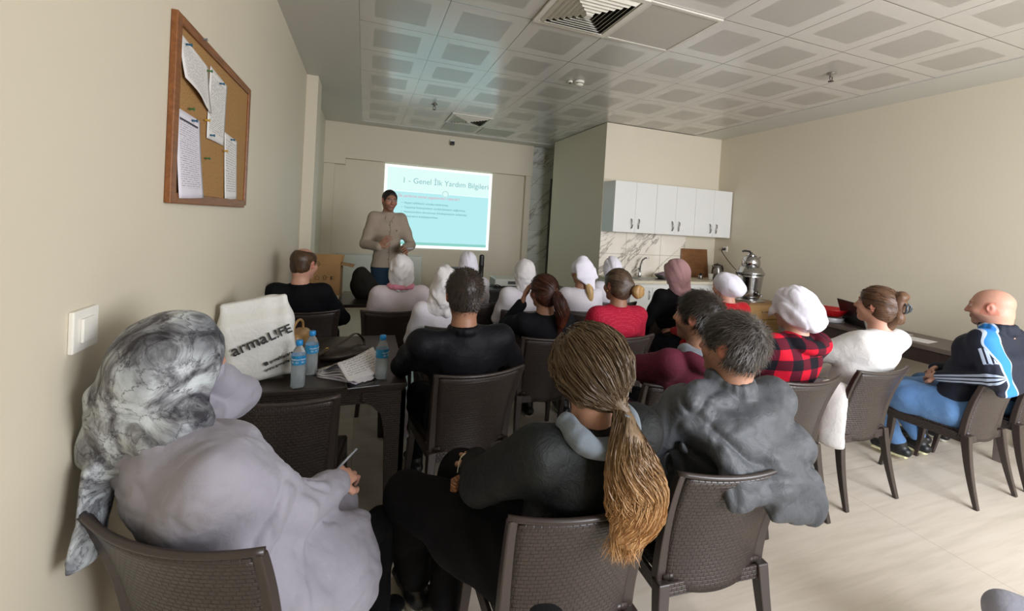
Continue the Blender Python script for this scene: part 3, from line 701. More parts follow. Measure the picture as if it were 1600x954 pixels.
def chair(x, y, deg, label, group=None):
    if _first[0]: t = chair0; _first[0] = False
    else: t = copy_tree(chair0)
    t.location = (x, y, 0); t.rotation_euler = (0, 0, R_(deg)); tag(t, label, 'chair', 'dark brown woven plastic chairs'); return t
CH = dict(
    a=(-.245, 1.42, -29, 'brown woven chair at bottom left under woman in grey tunic'),
    b=(-.27, 2.195, -6, 'empty dark woven chair pushed against the table with bottles'),
    c=(.63, 1.30, 0, 'brown woven chair of the long-ponytail woman in the foreground'),
    d=(1.225, 1.345, -3, 'brown woven chair with grey jacket hanging over its top corner'),
    e=(2.34, 1.93, 0, 'brown woven chair behind the red plaid shirt'),
    f=(3.03, 1.975, 1, 'brown woven chair behind the woman in the white sweater'),
    g=(3.88, 1.77, 2, 'brown woven chair carrying the bald man in the track jacket'),
    h=(4.52, 1.78, 0, 'brown woven chair at the right edge, beyond the bald man'),
    i=(.555, 2.365, 8, 'dark woven chair of the man in black beside the bottle table'),
    j=(1.27, 2.93, 0, 'dark woven chair of the woman resting head on hand'),
    jj=(1.80, 2.89, 0, 'dark woven chair behind the red sweater'),
    k=(1.60, 2.03, -3, 'brown woven chair of the man in the maroon hoodie'),
    l=(3.06, 3.86, 0, 'dark woven chair of the woman in the pink headscarf'),
    m=(-.39, 3.87, 0, 'dark woven chair by the left wall behind the balding man'),
    n=(.255, 3.84, 0, 'dark woven chair behind the white top with pink collar'),
    o=(.68, 3.28, 0, 'dark woven chair hidden behind the man in black, under white long scarf'),
    p=(.98, 4.12, 0, 'dark woven chair in front of the laptop table'),
    q=(1.40, 3.79, 0, 'dark woven chair of the second white headscarf from the laptop'),
    r=(1.96, 3.74, 0, 'dark woven chair of the blonde woman under the white cloth'),
    s=(2.52, 4.12, 0, 'dark woven chair of the white headscarf near the tap'),
    u=(3.02, 3.20, 0, 'dark woven chair of the white headscarf and red top'))
for k, v in CH.items(): chair(*v)
# ------------------------------------------------------------------ tables
TW = m_weave('table_weave', '38302a', .4, 42, 86, .6); TP = plain('table_top_dark', '3a342f', .32, nz=.05)
bt = empty('bottle_table', (-.195, 2.74, 0), 0, 'dark woven plastic table with bottles, papers and white bag', 'table')
B('tabletop', TP, bt, (-.45, .45, -.475, .475, .715, .74), bevel=.006)
ap = MB().box(-.44, .44, -.465, -.445, .64, .715).box(-.44, .44, .445, .465, .64, .715).box(-.44, -.42, -.445, .445, .64, .715).box(.42, .44, -.445, .445, .64, .715)
o = ap.build('apron', TW, bt, bevel=.003); uv_planar(o, lambda c: (c.x+c.y, c.z))
for sx in (-1, 1):
    for sy in (-1, 1):
        # L-shaped leg with rounded shoulder towards the apron
        mb = MB(); prof = [(0, 0), (.085, 0), (.105, .50), (.125, .58), (.17, .63), (.22, .655), (.22, .70), (0, .70)]
        for ax in (0, 1):
            vs = []
            for d in (0, .028):
                for a, z in prof:
                    if ax == 0: vs.append((sx*(.447-a), sy*(.472-d), z))
                    else: vs.append((sx*(.447-d), sy*(.472-a), z))
            n = len(prof); fs = [tuple(range(n)), tuple(range(n, 2*n))[::-1]]+[(i, n+i, n+(i+1) % n, (i+1) % n) for i in range(n)]
            mb.add(vs, fs)
        o = mb.build('leg', TW, bt, bevel=.003); uv_planar(o, lambda c: (c.x+c.y, c.z))
        bm = bmesh.new(); bm.from_mesh(o.data); bmesh.ops.recalc_face_normals(bm, faces=bm.faces); bm.to_mesh(o.data); bm.free()
DK = m_wood('dark_wenge', '1d1814', '2a231e', (1, 9, 9), .35)
def desk(name, x0, x1, y0, y1, z, label, mat=DK, modesty=True):
    t = empty(name, ((x0+x1)/2, (y0+y1)/2, 0), 0, label, 'table'); a, b = (x1-x0)/2, (y1-y0)/2
    B('tabletop', mat, t, (-a, a, -b, b, z-.03, z), bevel=.003)
    for s_ in (-1, 1): B('side_panel', mat, t, (min(s_*a, s_*(a-.03)), max(s_*a, s_*(a-.03)), -b+.03, b-.03, 0, z-.03))
    if modesty: B('front_panel', mat, t, (-a+.03, a-.03, b-.10, b-.08, .28, z-.03))
    return t
desk('front_table', -.62, 1.02, 4.34, 4.98, .74, 'long dark table with cardboard box and backpack at the front left', modesty=False)
desk('laptop_table', 1.06, 2.75, 5.22, 5.95, .74, 'long dark table with laptop and projector before the slide')
gw = m_wood('grey_brown_laminate', '5d524c', '756961', (9, 1, 1), .4)
rt = empty('side_table', (4.90, 2.75, 0), 0, 'long grey-brown table along the right wall', 'table')
B('tabletop', gw, rt, (-.275, .275, -1.0, .9, .72, .76), bevel=.003)
B('apron', m_wood('apron_brown', '3a302b', '463a34', (1, 9, 1), .4), rt, (-.255, -.235, -.97, .87, .60, .72), (-.235, .25, -.97, -.95, .60, .72), (-.235, .25, .85, .87, .60, .72))
for y in (-.96, .86):
    for x in (-.25, .21): B('leg', gw, rt, (x, x+.05, y-.03, y+.03, 0, .72), bevel=.003)
# ------------------------------------------------------------------ things on the tables
def m_clear(name, c='ffffff', rough=.02, ior=1.35):
    def f():
        t = NT(name); t.base(lin(c), rough); t.b.inputs['Transmission Weight'].default_value = 1; t.b.inputs['IOR'].default_value = ior
        return t.m
    return M('c_'+name, f)
def make_bottle():
    t = empty('water_bottle'); cl = m_clear('clear_plastic', 'f4fbff', .03, 1.12); cl.node_tree.nodes['Principled BSDF'].inputs['Transmission Weight'].default_value = .85
    prof = [(.004, .006), (.024, .0), (.031, .006)]
    for i in range(8): prof += [(.0325, .012+i*.0135), (.0305, .019+i*.0135)]
    prof += [(.0325, .122), (.0325, .158), (.030, .170), (.022, .190), (.014, .204), (.0125, .212)]
    MB().lathe(prof, n=28).build('bottle_body', cl, t)
    wt = NT('water'); wt.base((.80, .86, .87), .05); wt.b.inputs['Transmission Weight'].default_value = .72; wt.b.inputs['IOR'].default_value = 1.2
    M_w = M('water', lambda: wt.m); MB().lathe([(.003, .008), (.028, .008), (.029, .118), (.0, .119)], n=24).build('water', M_w, t)
    def lab():
        n = NT('bottle_label'); sp = n.n('ShaderNodeSeparateXYZ', i0=n.n('ShaderNodeTexCoord').outputs['Object'])
        w = n.n('ShaderNodeTexNoise', i0=n.coord(scale=(1, 1, 1)), in_Scale=30.)
        k = n.math('LESS_THAN', n.math('ABSOLUTE', n.math('SUBTRACT', sp.outputs[2], .150)), .0035)
        n.base(n.mix(n.math('MULTIPLY', k, .0), n.ramp(w.outputs[0], [(.4, lin('1673a8')), (.6, lin('2f93c4'))]), (1, 1, 1)), .35); return n.m
    MB().lathe([(.0333, .118), (.0333, .162)], n=28, cap=False).build('label', M('lbl', lab), t)
    w = plain('label_white', 'dfeaf0', .4)
    for a in (-110, -75, -30, 150):
        T = Matrix.Rotation(R_(a+90), 4, 'Z') @ Matrix.Translation((0, -.0338, .142)) @ Matrix.Rotation(R_(90), 4, 'X')
        text('Hayat', .011, w, T, 'label_text', t, .0003, 'CENTER'); text('SU', .012, w, Matrix.Rotation(R_(a+90), 4, 'Z') @ Matrix.Translation((0, -.0338, .127)) @ Matrix.Rotation(R_(90), 4, 'X'), 'label_text', t, .0003, 'CENTER')
    MB().lathe([(.0155, .208), (.0165, .212), (.0165, .228), (.0145, .232), (0, .232)], n=24).build('cap', plain('cap_blue', '1f86c8', .35), t)
    return t
b0 = make_bottle()
for i, (x, y, r, lb) in enumerate(((-.268, 2.30, -20, 'blue-capped water bottle closest to the white bag, nearest edge'), (-.228, 2.475, 30, 'blue-capped water bottle standing behind the other one next to bag'), (.125, 2.345, 40, 'blue-capped water bottle at the right end of table beside the phone'))):
    b = b0 if i == 0 else copy_tree(b0); b.location = (x, y, .74); b.rotation_euler = (0, 0, R_(r)); tag(b, lb, 'bottle', 'blue-capped water bottles')
# white carrier bag
bagm = fabric('bag_white', 'd9d8d2', .5, 300, .35, .04, spec=.4)
s = SDF().box((0, 0, .155), (.155, .065, .16), rad=.035).box((.0, 0, .33), (.145, .026, .075), rad=.015, k=.08)
s.wrinkle(folds(.006, 6, (16, 40), 11, [(0, .3, 1), (1, 0, .4)]), .05)
bag = empty('carrier_bag', (-.435, 2.44, .742), R_(6), 'big white plastic shopping bag with black lettering on the table', 'bag')
bag.rotation_euler = (0, 0, R_(10))
sh = Matrix.Translation((0, 0, .012)) @ Matrix.Rotation(R_(-9), 4, 'Y')
o = s.mesh('bag_body', .007, bagm, bag); o.data.transform(sh)
bk = plain('print_black', '2c2c2e', .6)
TB = sh @ Matrix.Translation((0, -.080, .215)) @ Matrix.Rotation(R_(90), 4, 'X')
text('arma', .078, bk, TB @ Matrix.Rotation(R_(14), 4, 'Z') @ Matrix.Translation((.035, -.03, 0)), 'lettering', bag, .005, 'RIGHT')
text('L!FE', .062, bk, TB @ Matrix.Rotation(R_(14), 4, 'Z') @ Matrix.Translation((.040, -.03, 0)), 'lettering', bag, .005, 'LEFT')
text('■ armalifecare', .022, bk, TB @ Matrix.Rotation(R_(14), 4, 'Z') @ Matrix.Translation((.11, -.135, .002)), 'small_print', bag, .004, 'RIGHT')
text('www.armalife.com', .020, bk, TB @ Matrix.Rotation(R_(14), 4, 'Z') @ Matrix.Translation((.12, -.165, .002)), 'small_print', bag, .004, 'RIGHT')
# golden handbag edge behind the bag
hb = empty('handbag', (-.315, 2.62, .742), R_(-12), 'tan leather handbag standing behind the white bag', 'handbag')
lea = m_wood('tan_leather', '8c6a41', 'a9834f', (1, 1, 1), .35, 30)
SDF().box((0, 0, .10), (.045, .10, .10), rad=.03).wrinkle(folds(.004, 4, (40, 60), 5)).mesh('handbag_body', .007, lea, hb)
MB().tube(spline([(0, -.075, .17), (0, -.065, .23), (0, 0, .255), (0, .065, .23), (0, .075, .17)]), .007).build('handle', lea, hb)
# brown shoulder bag and papers
sb = empty('shoulder_bag', (-.08, 2.72, .742), R_(20), 'flat dark brown bag with a strap lying beside the papers', 'handbag')
dl = m_wood('dark_leather', '2d2520', '40352e', (1, 1, 1), .35, 30)
SDF().ell((0, 0, .03), (.16, .09, .04)).wrinkle(folds(.004, 4, (30, 50), 6)).mesh('bag_body', .008, dl, sb)
MB().tube(spline([(-.14, -.02, .04), (-.10, -.06, .075), (.0, -.03, .115), (.09, .05, .125), (.15, .08, .07), (.14, .04, .03)]), .012, 8, .35).build('strap', dl, sb)
MB().tube([(-.11+.012*math.cos(a), -.055, .078+.012*math.sin(a)) for a in np.linspace(0, 6.28, 13)], .0025, 6).build('buckle', plain('brass', 'b0904e', .25, 1), sb)
pg = [m_paper('sheet_lines_%d' % i, 26+4*i, c) for i, c in enumerate(('d6d3d2', 'cfcbd8', 'dad7d3'))]
r = random.Random(4)
for i in range(16):
    k = i/15; w, d = .21, .29; lift = .105*(k**1.1)
    ang = R_(58+r.uniform(-7, 7)-k*22); cx, cy = -.015+r.uniform(-.012, .012)+k*-.01, 2.43+r.uniform(-.012, .012)+k*.012
    def fn(u, v, lift=lift, ang=ang, cx=cx, cy=cy, i=i, k=k):
        x = (u-.5)*w; y = (v-.5)*d*.92; z = .0016*i+.003+lift*(1-(2*abs(v-.42)))**1*(.6+.4*u) + .010*math.sin(5*u+i)*k*(v)
        z = max(.0016*i+.002, z*(.5+.5*math.sin(math.pi*min(1, v*1.05))))
        return (cx+x*math.cos(ang)-y*math.sin(ang), cy+x*math.sin(ang)+y*math.cos(ang), .741+z)
    o = sheet_obj('paper_sheet', fn, 10, 12, .0007, pg[i % 3])
    tag(o, 'crumpled printed sheet in the loose paper heap beside the right water bottle', 'paper', 'sheets in the loose paper heap')
ph = empty('phone', (.035, 2.265, .7405), R_(8), 'black smartphone lying flat at the table edge', 'phone')
B('phone_body', plain('phone_silver', '7f8184', .3, .8), ph, (-.078, .078, -.037, .037, 0, .007), bevel=.003); B('phone_screen', plain('glass_black', '0c0d10', .06), ph, (-.075, .075, -.034, .034, .0072, .0080))
# front table: box, backpack
cx = empty('cardboard_box', (-.36, 4.72, .742), R_(-3), 'open brown cardboard box on the front table', 'box')
kr = m_wood('kraft', '9a754a', 'ab8656', (1, 1, 1), .8, 3)
B('box_walls', kr, cx, (-.17, .17, -.14, -.135, 0, .35), (-.17, .17, .135, .14, 0, .35), (-.17, -.165, -.135, .135, 0, .35), (.165, .17, -.135, .135, 0, .35), (-.17, .17, -.14, .14, 0, .005))
for T, b in ((Matrix.Translation((0, -.138, .35)) @ Matrix.Rotation(R_(-50), 4, 'X'), (-.168, .168, -.002, .002, 0, .14)), (Matrix.Translation((0, .138, .35)) @ Matrix.Rotation(R_(-62), 4, 'X'), (-.168, .168, -.002, .002, 0, .14)), (Matrix.Translation((.168, 0, .35)) @ Matrix.Rotation(R_(100), 4, 'Y'), (-.002, .002, -.135, .135, 0, .12)), (Matrix.Translation((-.168, 0, .35)) @ Matrix.Rotation(R_(-20), 4, 'Y'), (-.002, .002, -.135, .135, 0, .12))):
    MB().box(*b, T=T).build('flap', kr, cx)
B('tape', plain('tape_tan', 'c9c3b4', .3), cx, (-.03, .168, -.1425, -.1405, .012, .045))
text('⌂ ⇧ ◧', .06, plain('print_brown', '4b3a28', .7), Matrix.Translation((-.06, -.1425, .20)) @ Matrix.Rotation(R_(90), 4, 'X'), 'box_print', cx)
bp = empty('backpack', (.005, 4.68, .742), R_(10), 'slumped black backpack right of the cardboard box', 'backpack'); bkf = fabric('backpack_black', '24231f', .7)
SDF().ell((0, 0, .15), (.11, .10, .17)).ell((.06, -.02, .10), (.11, .09, .11), k=.05).plane((0, 0, 0), (0, 0, -1)).wrinkle(folds(.008, 5, (25, 45), 8)).mesh('pack', .01, bkf, bp)
MB().tube(spline([(.05, -.06, .22), (.14, -.08, .16), (.24, -.10, .07), (.36, -.12, .03), (.46, -.10, .015)]), .014, 8, .5).build('strap', bkf, bp)
lp = empty('laptop', (1.17, 5.42, .742), R_(2), 'open black laptop seen from the front over a white headscarf', 'laptop')
blk = plain('black_plastic', '161616', .4)
B('keyboard_base', blk, lp, (-.17, .17, -.12, .12, 0, .018), bevel=.003)
MB().box(-.17, .17, 0, .008, 0, .24, T=Matrix.Translation((0, .12, .018)) @ Matrix.Rotation(R_(-12), 4, 'X')).build('lid', blk, lp)
MB().box(-.155, .155, -.0015, .0, .015, .225, T=Matrix.Translation((0, .12, .018)) @ Matrix.Rotation(R_(-12), 4, 'X')).build('display', plain('display_dark', '1a1c26', .1), lp)
MB().box(.11, .148, -.0025, -.0015, .06, .19, T=Matrix.Translation((0, .12, .018)) @ Matrix.Rotation(R_(-12), 4, 'X')).build('lit_window', emit('display_lit', 'aab8e8', .7), lp)
lp.location = (1.19, 5.36, .742); 
for c_ in lp.children: pass
bs = empty('padded_stand', (1.455, 5.33, .742), 0, 'tall black rounded padded stand right of the laptop', 'stand')
SDF().ecap((0, 0, .28), (0, 0, .42), (.034, .02), (.032, .02), (1, 0, 0)).mesh('padded_head', .006, blk, bs)
MB().tube([(0, 0, .0), (0, 0, .30)], [.035, .03]).build('stem', blk, bs); lathe_obj('stand_base', [(.08, 0), (.08, .01), (.04, .02)], (0, 0, 0), blk, bs)
pj = empty('projector', (1.93, 5.58, .742), R_(-4), 'flat off-white projector on the laptop table', 'projector'); pw = plain('projector_white', 'c9cbc2', .4)
B('projector_body', pw, pj, (-.24, .24, -.17, .17, .015, .115), bevel=.015)
for x in (-.19, .19): lathe_obj('foot', [(.015, 0), (.015, .016)], (x, -.12, 0), blk, pj); 
B('vent', plain('vent_dark', '40423e', .6), pj, (-.06, .12, -.1715, -.17, .045, .085)); lathe_obj('lens_ring', [(.04, 0), (.04, .01), (.025, .004)], (0, 0, 0), blk, pj).matrix_local = Matrix.Translation((-.12, .17, .065)) @ Matrix.Rotation(R_(-90), 4, 'X')
t = tag(MB().tube(spline([(1.55, 5.38, .752), (1.62, 5.33, .775), (1.70, 5.36, .785), (1.73, 5.32, .76), (1.66, 5.29, .748)]), .007, 8).build('cable', blk), 'black cable curled on the table in front of the projector', 'cable')
ms = empty('computer_mouse', (2.30, 5.36, .742), R_(20), 'small dark mouse at the right of the projector', 'mouse'); SDF().ell((0, 0, .008), (.03, .05, .026)).plane((0, 0, 0), (0, 0, -1)).mesh('mouse_body', .004, plain('mouse_grey', '4a4d52', .4), ms)
MB().box(-.004, .004, .01, .03, .03, .036).build('wheel', blk, ms)
# right wall table: laptop, bowl, papers
lp2 = empty('laptop', (4.86, 2.86, .762), R_(62), 'black laptop with silver edge on the table by the right wall', 'laptop')
B('keyboard_base', plain('laptop_silver', '9a9b9c', .3, .6), lp2, (-.18, .18, -.12, .12, 0, .016), bevel=.003)
MB().box(-.18, .18, 0, .008, 0, .25, T=Matrix.Translation((0, .12, .016)) @ Matrix.Rotation(R_(-18), 4, 'X')).build('lid', plain('lid_black', '1c1a1b', .4), lp2)
MB().box(-.165, .165, -.002, .0, .015, .235, T=Matrix.Translation((0, .12, .016)) @ Matrix.Rotation(R_(-18), 4, 'X')).build('display', plain('display_dark', '1a1c26', .1), lp2)
lathe_thing('plastic_bowl', 'red plastic bowl on the wall table behind the plaid shirt', 'bowl', (4.72, 3.14, .82), [('bowl_body', [(.07, 0), (.10, .012), (.155, .075), (.165, .085), (.158, .085), (.10, .025), (0, .016)], plain('red_plastic', 'b5121a', .3))])
lathe_thing('food_container', 'clear plastic tub under the red bowl', 'container', (4.72, 3.14, .762), [('tub', [(.10, 0), (.115, .01), (.125, .055), (.122, .056), (.11, .014), (0, .008)], plain('tub_grey', 'b4b3b6', .2))])
for i, (x, y, a, lb) in enumerate(((4.80, 2.46, 8, 'white sheet of paper on the wall table nearest the bald man'), (4.93, 2.72, -14, 'white sheet lying behind the clip-haired woman on the wall table'))):
    o = tag(B('paper_sheet', plain('blank_paper', 'e2e0e0', .6), None, (-.105, .105, -.148, .148, 0, .0015)), lb, 'paper'); o.location = (x, y, .7615); o.rotation_euler = (0, 0, R_(a))
# ------------------------------------------------------------------ people
def Rot(yaw, pitch=0., roll=0.):
    """columns: right, forward, up of a frame turned by yaw about z (0 = facing +y), pitch up, roll"""
    return np.array(Matrix.Rotation(R_(yaw), 3, 'Z') @ Matrix.Rotation(R_(pitch), 3, 'X') @ Matrix.Rotation(R_(roll), 3, 'Y'))
def m_skin():
    t = NT('skin'); at = t.n('ShaderNodeAttribute', attribute_name='skincol'); n = t.noise(t.coord(), 60, 4)
    mx = t.n('ShaderNodeMix', data_type='RGBA', blend_type='MULTIPLY'); mx.inputs[0].default_value = .35
    t.put(mx.inputs[6], at.outputs['Color']); t.put(mx.inputs[7], t.ramp(n.outputs[0], [(.3, (.82, .8, .8)), (.7, (1, 1, 1))]))
    t.base(mx.outputs[2], .48, 0, .4); t.b.inputs['Subsurface Weight'].default_value = .0
    t.bump(n.outputs[0], .08, .003); return t.m
SKIN = m_skin()
def m_hair(name, a, b, tip=None, rough=.42):
    """strand attribute: x,y across the lock, z along it (metres)"""
    def f():
        t = NT('hair_'+name); at = t.n('ShaderNodeAttribute', attribute_name='strand'); mp = t.n('ShaderNodeMapping')
        t.put(mp.inputs[0], at.outputs['Vector']); mp.inputs[3].default_value = (1, 1, .12)
        n = t.noise(mp.outputs[0], 120, 4, .6); n2 = t.noise(mp.outputs[0], 20, 3)
        f_ = t.math('ADD', t.math('MULTIPLY', n.outputs[0], .6), t.math('MULTIPLY', n2.outputs[0], .4))
        c = t.ramp(f_, [(.36, lin(a)), (.62, lin(b))])
        if tip:
            sp = t.n('ShaderNodeSeparateXYZ', i0=at.outputs['Vector']); k = t.n('ShaderNodeMapRange', i0=sp.outputs[2]); k.inputs[1].default_value = .05; k.inputs[2].default_value = .26
            c = t.mix(k.outputs[0], c, t.ramp(f_, [(.36, lin(tip[0])), (.62, lin(tip[1]))]))
        t.base(c, rough, 0, .4); t.bump(n.outputs[0], .3, .004); return t.m
    return M('h_'+name, f)
SK = dict(light=(200, 160, 138), mid=(178, 134, 110), tan=(152, 110, 86), rosy=(202, 152, 130))
def add_head(s, H, Rm, g=1., jaw=1., nose=1., neck=None, ears=True, fat=0.):
    p = lambda x, y, z: H+Rm@np.array([x, y, z])*g
    s.ell(p(0, -.012, .034), np.array([.076, .096, .084])*g, Rm, .02)
    s.ell(p(0, .020, -.030), np.array([.063*jaw+fat, .070, .078])*g, Rm, .03)
    s.ell(p(0, -.03, -.03), np.array([.060+fat, .062, .06])*g, Rm, .03)
    s.ell(p(0, .064, -.092), np.array([.026*jaw, .022, .020])*g, Rm, .035)
    s.cap(p(-.028, .080, .030), p(.028, .080, .030), .011*g, None, .02)
    for x in (-1, 1):
        s.ell(p(x*.040, .062, -.022), np.array([.022, .020, .020])*g, Rm, .03)
        s.ell(p(x*.031, .101, .010), np.array([.019, .017, .012])*g, Rm, .012, sub=True)
        s.ell(p(x*.031, .079, .010), np.array([.014, .013, .012])*g, Rm, .003)
        if ears:
            Re = Rm@Rot(x*-20, 0, x*6)
            s.ell(p(x*.079, -.010, .002), np.array([.009, .019, .032])*g, Re, .006)
            s.ell(p(x*.090, -.006, .004), np.array([.008, .010, .018])*g, Re, .006, sub=True)
    s.cap(p(0, .088, .020), p(0, .108*nose, -.024), .0075*g, .012*g, .012)
    for x in (-1, 1): s.cap(p(x*.011, .095, -.027), p(x*.012, .093, -.028), .0085*g, None, .008)
    s.ecap(p(-.020, .086, -.051), p(.020, .086, -.051), (.007*g, .005*g), (.007*g, .005*g), Rm[:, 1], .010)
    s.ecap(p(-.016, .085, -.062), p(.016, .085, -.062), (.008*g, .006*g), (.008*g, .006*g), Rm[:, 1], .008)
    s.cap(p(-.024, .096, -.0565), p(.024, .096, -.0565), .0028*g, None, .004, sub=True)
    if neck is not None: s.chain([p(0, -.028, -.045), (p(0, -.025, -.10)+neck)/2, neck], [.056*g+fat, .054*g+fat, .064*g+fat], .03)
def skincol(H, Rm, g, base, stubble=0., lips=(150, 70, 66), brow=(40, 30, 26), bald=0., eye=True):
    b = np.array(lin(base)); st = np.array(lin((70, 60, 55))); lp = np.array(lin(lips)); br = np.array(lin(brow)); red = np.array(lin((190, 92, 74)))
    def fn(V):
        q = (V-H)@Rm/g; x, y, z = q.T; n = len(V); C = np.tile(b, (n, 1))
        def mixin(w, c): w = np.clip(w, 0, 1)[:, None]; C[:] = C*(1-w)+c*w
        sm = lambda a, e0, e1: np.clip((a-e0)/(e1-e0), 0, 1)
        head = np.exp(-(np.linalg.norm(q, axis=1)/.15)**6)
        mixin(.35*np.exp(-(((np.abs(x)-.042)/.02)**2+((y-.075)/.03)**2+((z+.02)/.02)**2)), red)
        mixin(.4*np.exp(-((x/.014)**2+((y-.105)/.015)**2+((z+.022)/.014)**2)), red)
        mixin(.45*(np.abs(x) > .074)*(np.abs(z) < .04)*head, red)
        if stubble:
            w = stubble*sm(-z, .02, .05)*sm(y, -.01, .02)*head*(1-sm(-z, .12, .15))*(np.abs(x) < .075)
            mixin(w, st)
        if bald: mixin(bald*sm(z-.35*y, -.01, .02)*sm(-y, -.06, -.03)*head*0.5, st)
        mixin(1.2*np.exp(-((x/.022)**4+((z+.0565)/.0105)**4))*(y > .075)*head, lp)
        if eye:
            ax = np.abs(x)-.031
            mixin(.85*np.exp(-((ax/.016)**4+((z-.010)/.0055)**4))*(y > .06)*head, np.array(lin((200, 195, 190))))
            mixin(np.exp(-((ax/.0065)**4+((z-.010)/.0062)**4))*(y > .06)*head, np.array(lin((35, 25, 20))))
            mixin(.9*np.exp(-((ax/.019)**4+((z-.0185)/.0025)**2))*(y > .06)*head, br)
            mixin(.9*np.exp(-((ax/.022)**4+((z-.034+.25*np.abs(ax))/.0050)**2))*(y > .055)*head, br)
        return C
    return fn
def hand(s, Wp, d, pn, side, curl=.5, g=1., thumb=.6, spread=.06):
    """wrist point, direction to fingers, palm normal (towards the palm side), side=+1 thumb on the cross(d,pn) side"""
    d = nrm(d); pn = nrm(np.asarray(pn)-d*(np.asarray(pn)@d)); c = np.cross(d, pn)*side; Wp = np.asarray(Wp, float)
    K = Wp+d*.088*g
    s.ecap(Wp-d*.02, Wp+d*.03*g, (.027*g, .020*g), (.036*g, .015*g), c, .015)
    s.ecap(Wp+d*.03*g, Wp+d*.078*g, (.036*g, .015*g), (.040*g, .0125*g), c, .012)
    Ls = [.040, .045, .042, .033]
    for i in range(4):
        o = (1.5-i)*.0195*g; b = K+c*o-d*(.004*abs(i-1))*g; dr = nrm(d+c*(1.5-i)*spread); a = 0; p = b-d*.012*g; q = b; r = (.0092-.0006*(i == 3))*g
        s.cap(p, q, r, r, .006)
        for j, f in enumerate((1., .62, .50)):
            a += curl*(.55, .85, .6)[j]; dv = dr*math.cos(a)+pn*math.sin(a); n_ = q+dv*Ls[i]*f*g; s.cap(q, n_, r, r*.9, .003); q = n_; r *= .9
    t0 = Wp+d*.022*g+c*.024*g; t1 = t0+nrm(d*.6+c*.75+pn*.35)*.040*g; t2 = t1+nrm(d*.8+c*.3*(1-thumb)+pn*.5*thumb)*.032*g; t3 = t2+nrm(d*.8-c*.1+pn*.5*thumb)*.026*g
    s.chain([t0, t1, t2, t3], [.0125*g, .0110*g, .0098*g, .008*g], .006)

def sk_points(o):
    """fills in a seated skeleton in world coordinates"""
    x, y, hd = o['seat']; hdg = R_(hd); f = np.array([-math.sin(hdg), math.cos(hdg), 0]); r = np.array([math.cos(hdg), math.sin(hdg), 0]); up = np.array([0, 0, 1.])
    base = np.array([x, y, 0.]); L = lambda a, b, c: base+r*a+f*b+up*c
    g = o.get('g', 1.); fat = o.get('fat', 1.); S = {}
    S['L'] = L; S['f'] = f; S['r'] = r; S['g'] = g; S['fat'] = fat
    S['H'] = np.array(o['head'], float); hy = o.get('hyaw', 0.); S['HR'] = Rot(hy, o.get('hpitch', 0.), o.get('hroll', 0.))
    th = R_(o.get('turn', hd)); tf = np.array([-math.sin(th), math.cos(th), 0]); tr = np.array([math.cos(th), math.sin(th), 0]); S['tf'] = tf; S['tr'] = tr
    S['P'] = np.array(o['pelvis'], float) if 'pelvis' in o else L(0, -.075, .545)
    N = S['H']+S['HR']@np.array([0, -.028, -.138])*g; N = N-np.array([0, 0, .010]); S['N'] = N+np.asarray(o.get('noff', (0, 0, 0)))
    N = S['N']; sw = o.get('sw', .165)*g
    back = -tf*.010
    S['W'] = S['P']*.60+N*.40+back*.6; S['C'] = S['P']*.28+N*.72+back
    dz = np.array([0, 0, .055*g+o.get('drop', 0.)]); 
    S['SL'] = N-dz-tr*sw+tf*o.get('shf', .0); S['SR'] = N-dz+tr*sw+tf*o.get('shf', .0)
    for k, s_ in (('L', -1), ('R', 1)):
        S['E'+k] = np.array(o['E'+k], float) if 'E'+k in o else S['S'+k]+tr*s_*.055+tf*.10+np.array([0, 0, -.25*g])
        S['Wr'+k] = np.array(o['Wr'+k], float) if 'Wr'+k in o else L(s_*.10, .22, .645)
        S['Hp'+k] = S['P']+r*s_*.088*fat+np.array([0, 0, -.015]) if not o.get('stand') else np.array([0, 0, -.03])+S['P']+r*s_*.09
        S['K'+k] = np.array(o['K'+k], float) if 'K'+k in o else L(s_*.125, .40, .50)
        S['A'+k] = np.array(o['A'+k], float) if 'A'+k in o else L(s_*.125, .39, .10)
        S['T'+k] = np.array(o['T'+k], float) if 'T'+k in o else f
    return S
def torso(s, S, e=0., bust=0.):
    g, F = S['g'], S['fat']; tr, tf = S['tr'], S['tf']; r = S['r']; D = 1+(F-1)*.9; fw = tf*(.10*(D-1))
    P, W_, C, N = S['P']+S['f']*(.10*(D-1)), S['W']+fw*1.3, S['C']+fw, S['N']
    s.ecap(P, W_, (.155*F*g+e, .098*D*g+e), (.132*F*g+e, .092*D*g+e), r, .04)
    s.ecap(W_, C, (.132*F*g+e, .092*D*g+e), (.148*F*g+e, .098*D*g+e), tr, .05)
    s.ecap(C, N-np.array([0, 0, .085*g])+fw*.3, (.148*F*g+e, .098*D*g+e), (.125*g+e, .070*g+e), tr, .05)
    for k in 'LR':
        s.cap(N-np.array([0, 0, .034*g]), S['S'+k], .032*g+e, (.045+.014*(F-1))*g+e, .06)
        if e > 0: s.cap(C+tr*(.075 if k == 'R' else -.075)*F, S['S'+k]*.45+S['E'+k]*.55, .075*D*g, .045*g, .07)
    if bust:
        for x in (-1, 1): s.ell(C+tf*.070*F+tr*x*.07+np.array([0, 0, -.03]), (.060+e, .055+e, .060+e), None, .05)
def arm(s, S, k, e=0., cuff=None, sl=1.):
    g = S['g']; a = (.045*g+.014*(S['fat']-1))*sl; E, Wr = S['E'+k], S['Wr'+k]; d = nrm(Wr-E)
    s.cap(S['S'+k], S['E'+k], a+e+.002, a*.86+e, .055); s.cap(E, Wr if cuff is None else Wr+d*cuff, a*.86+e, .031*g*sl+e, .012)
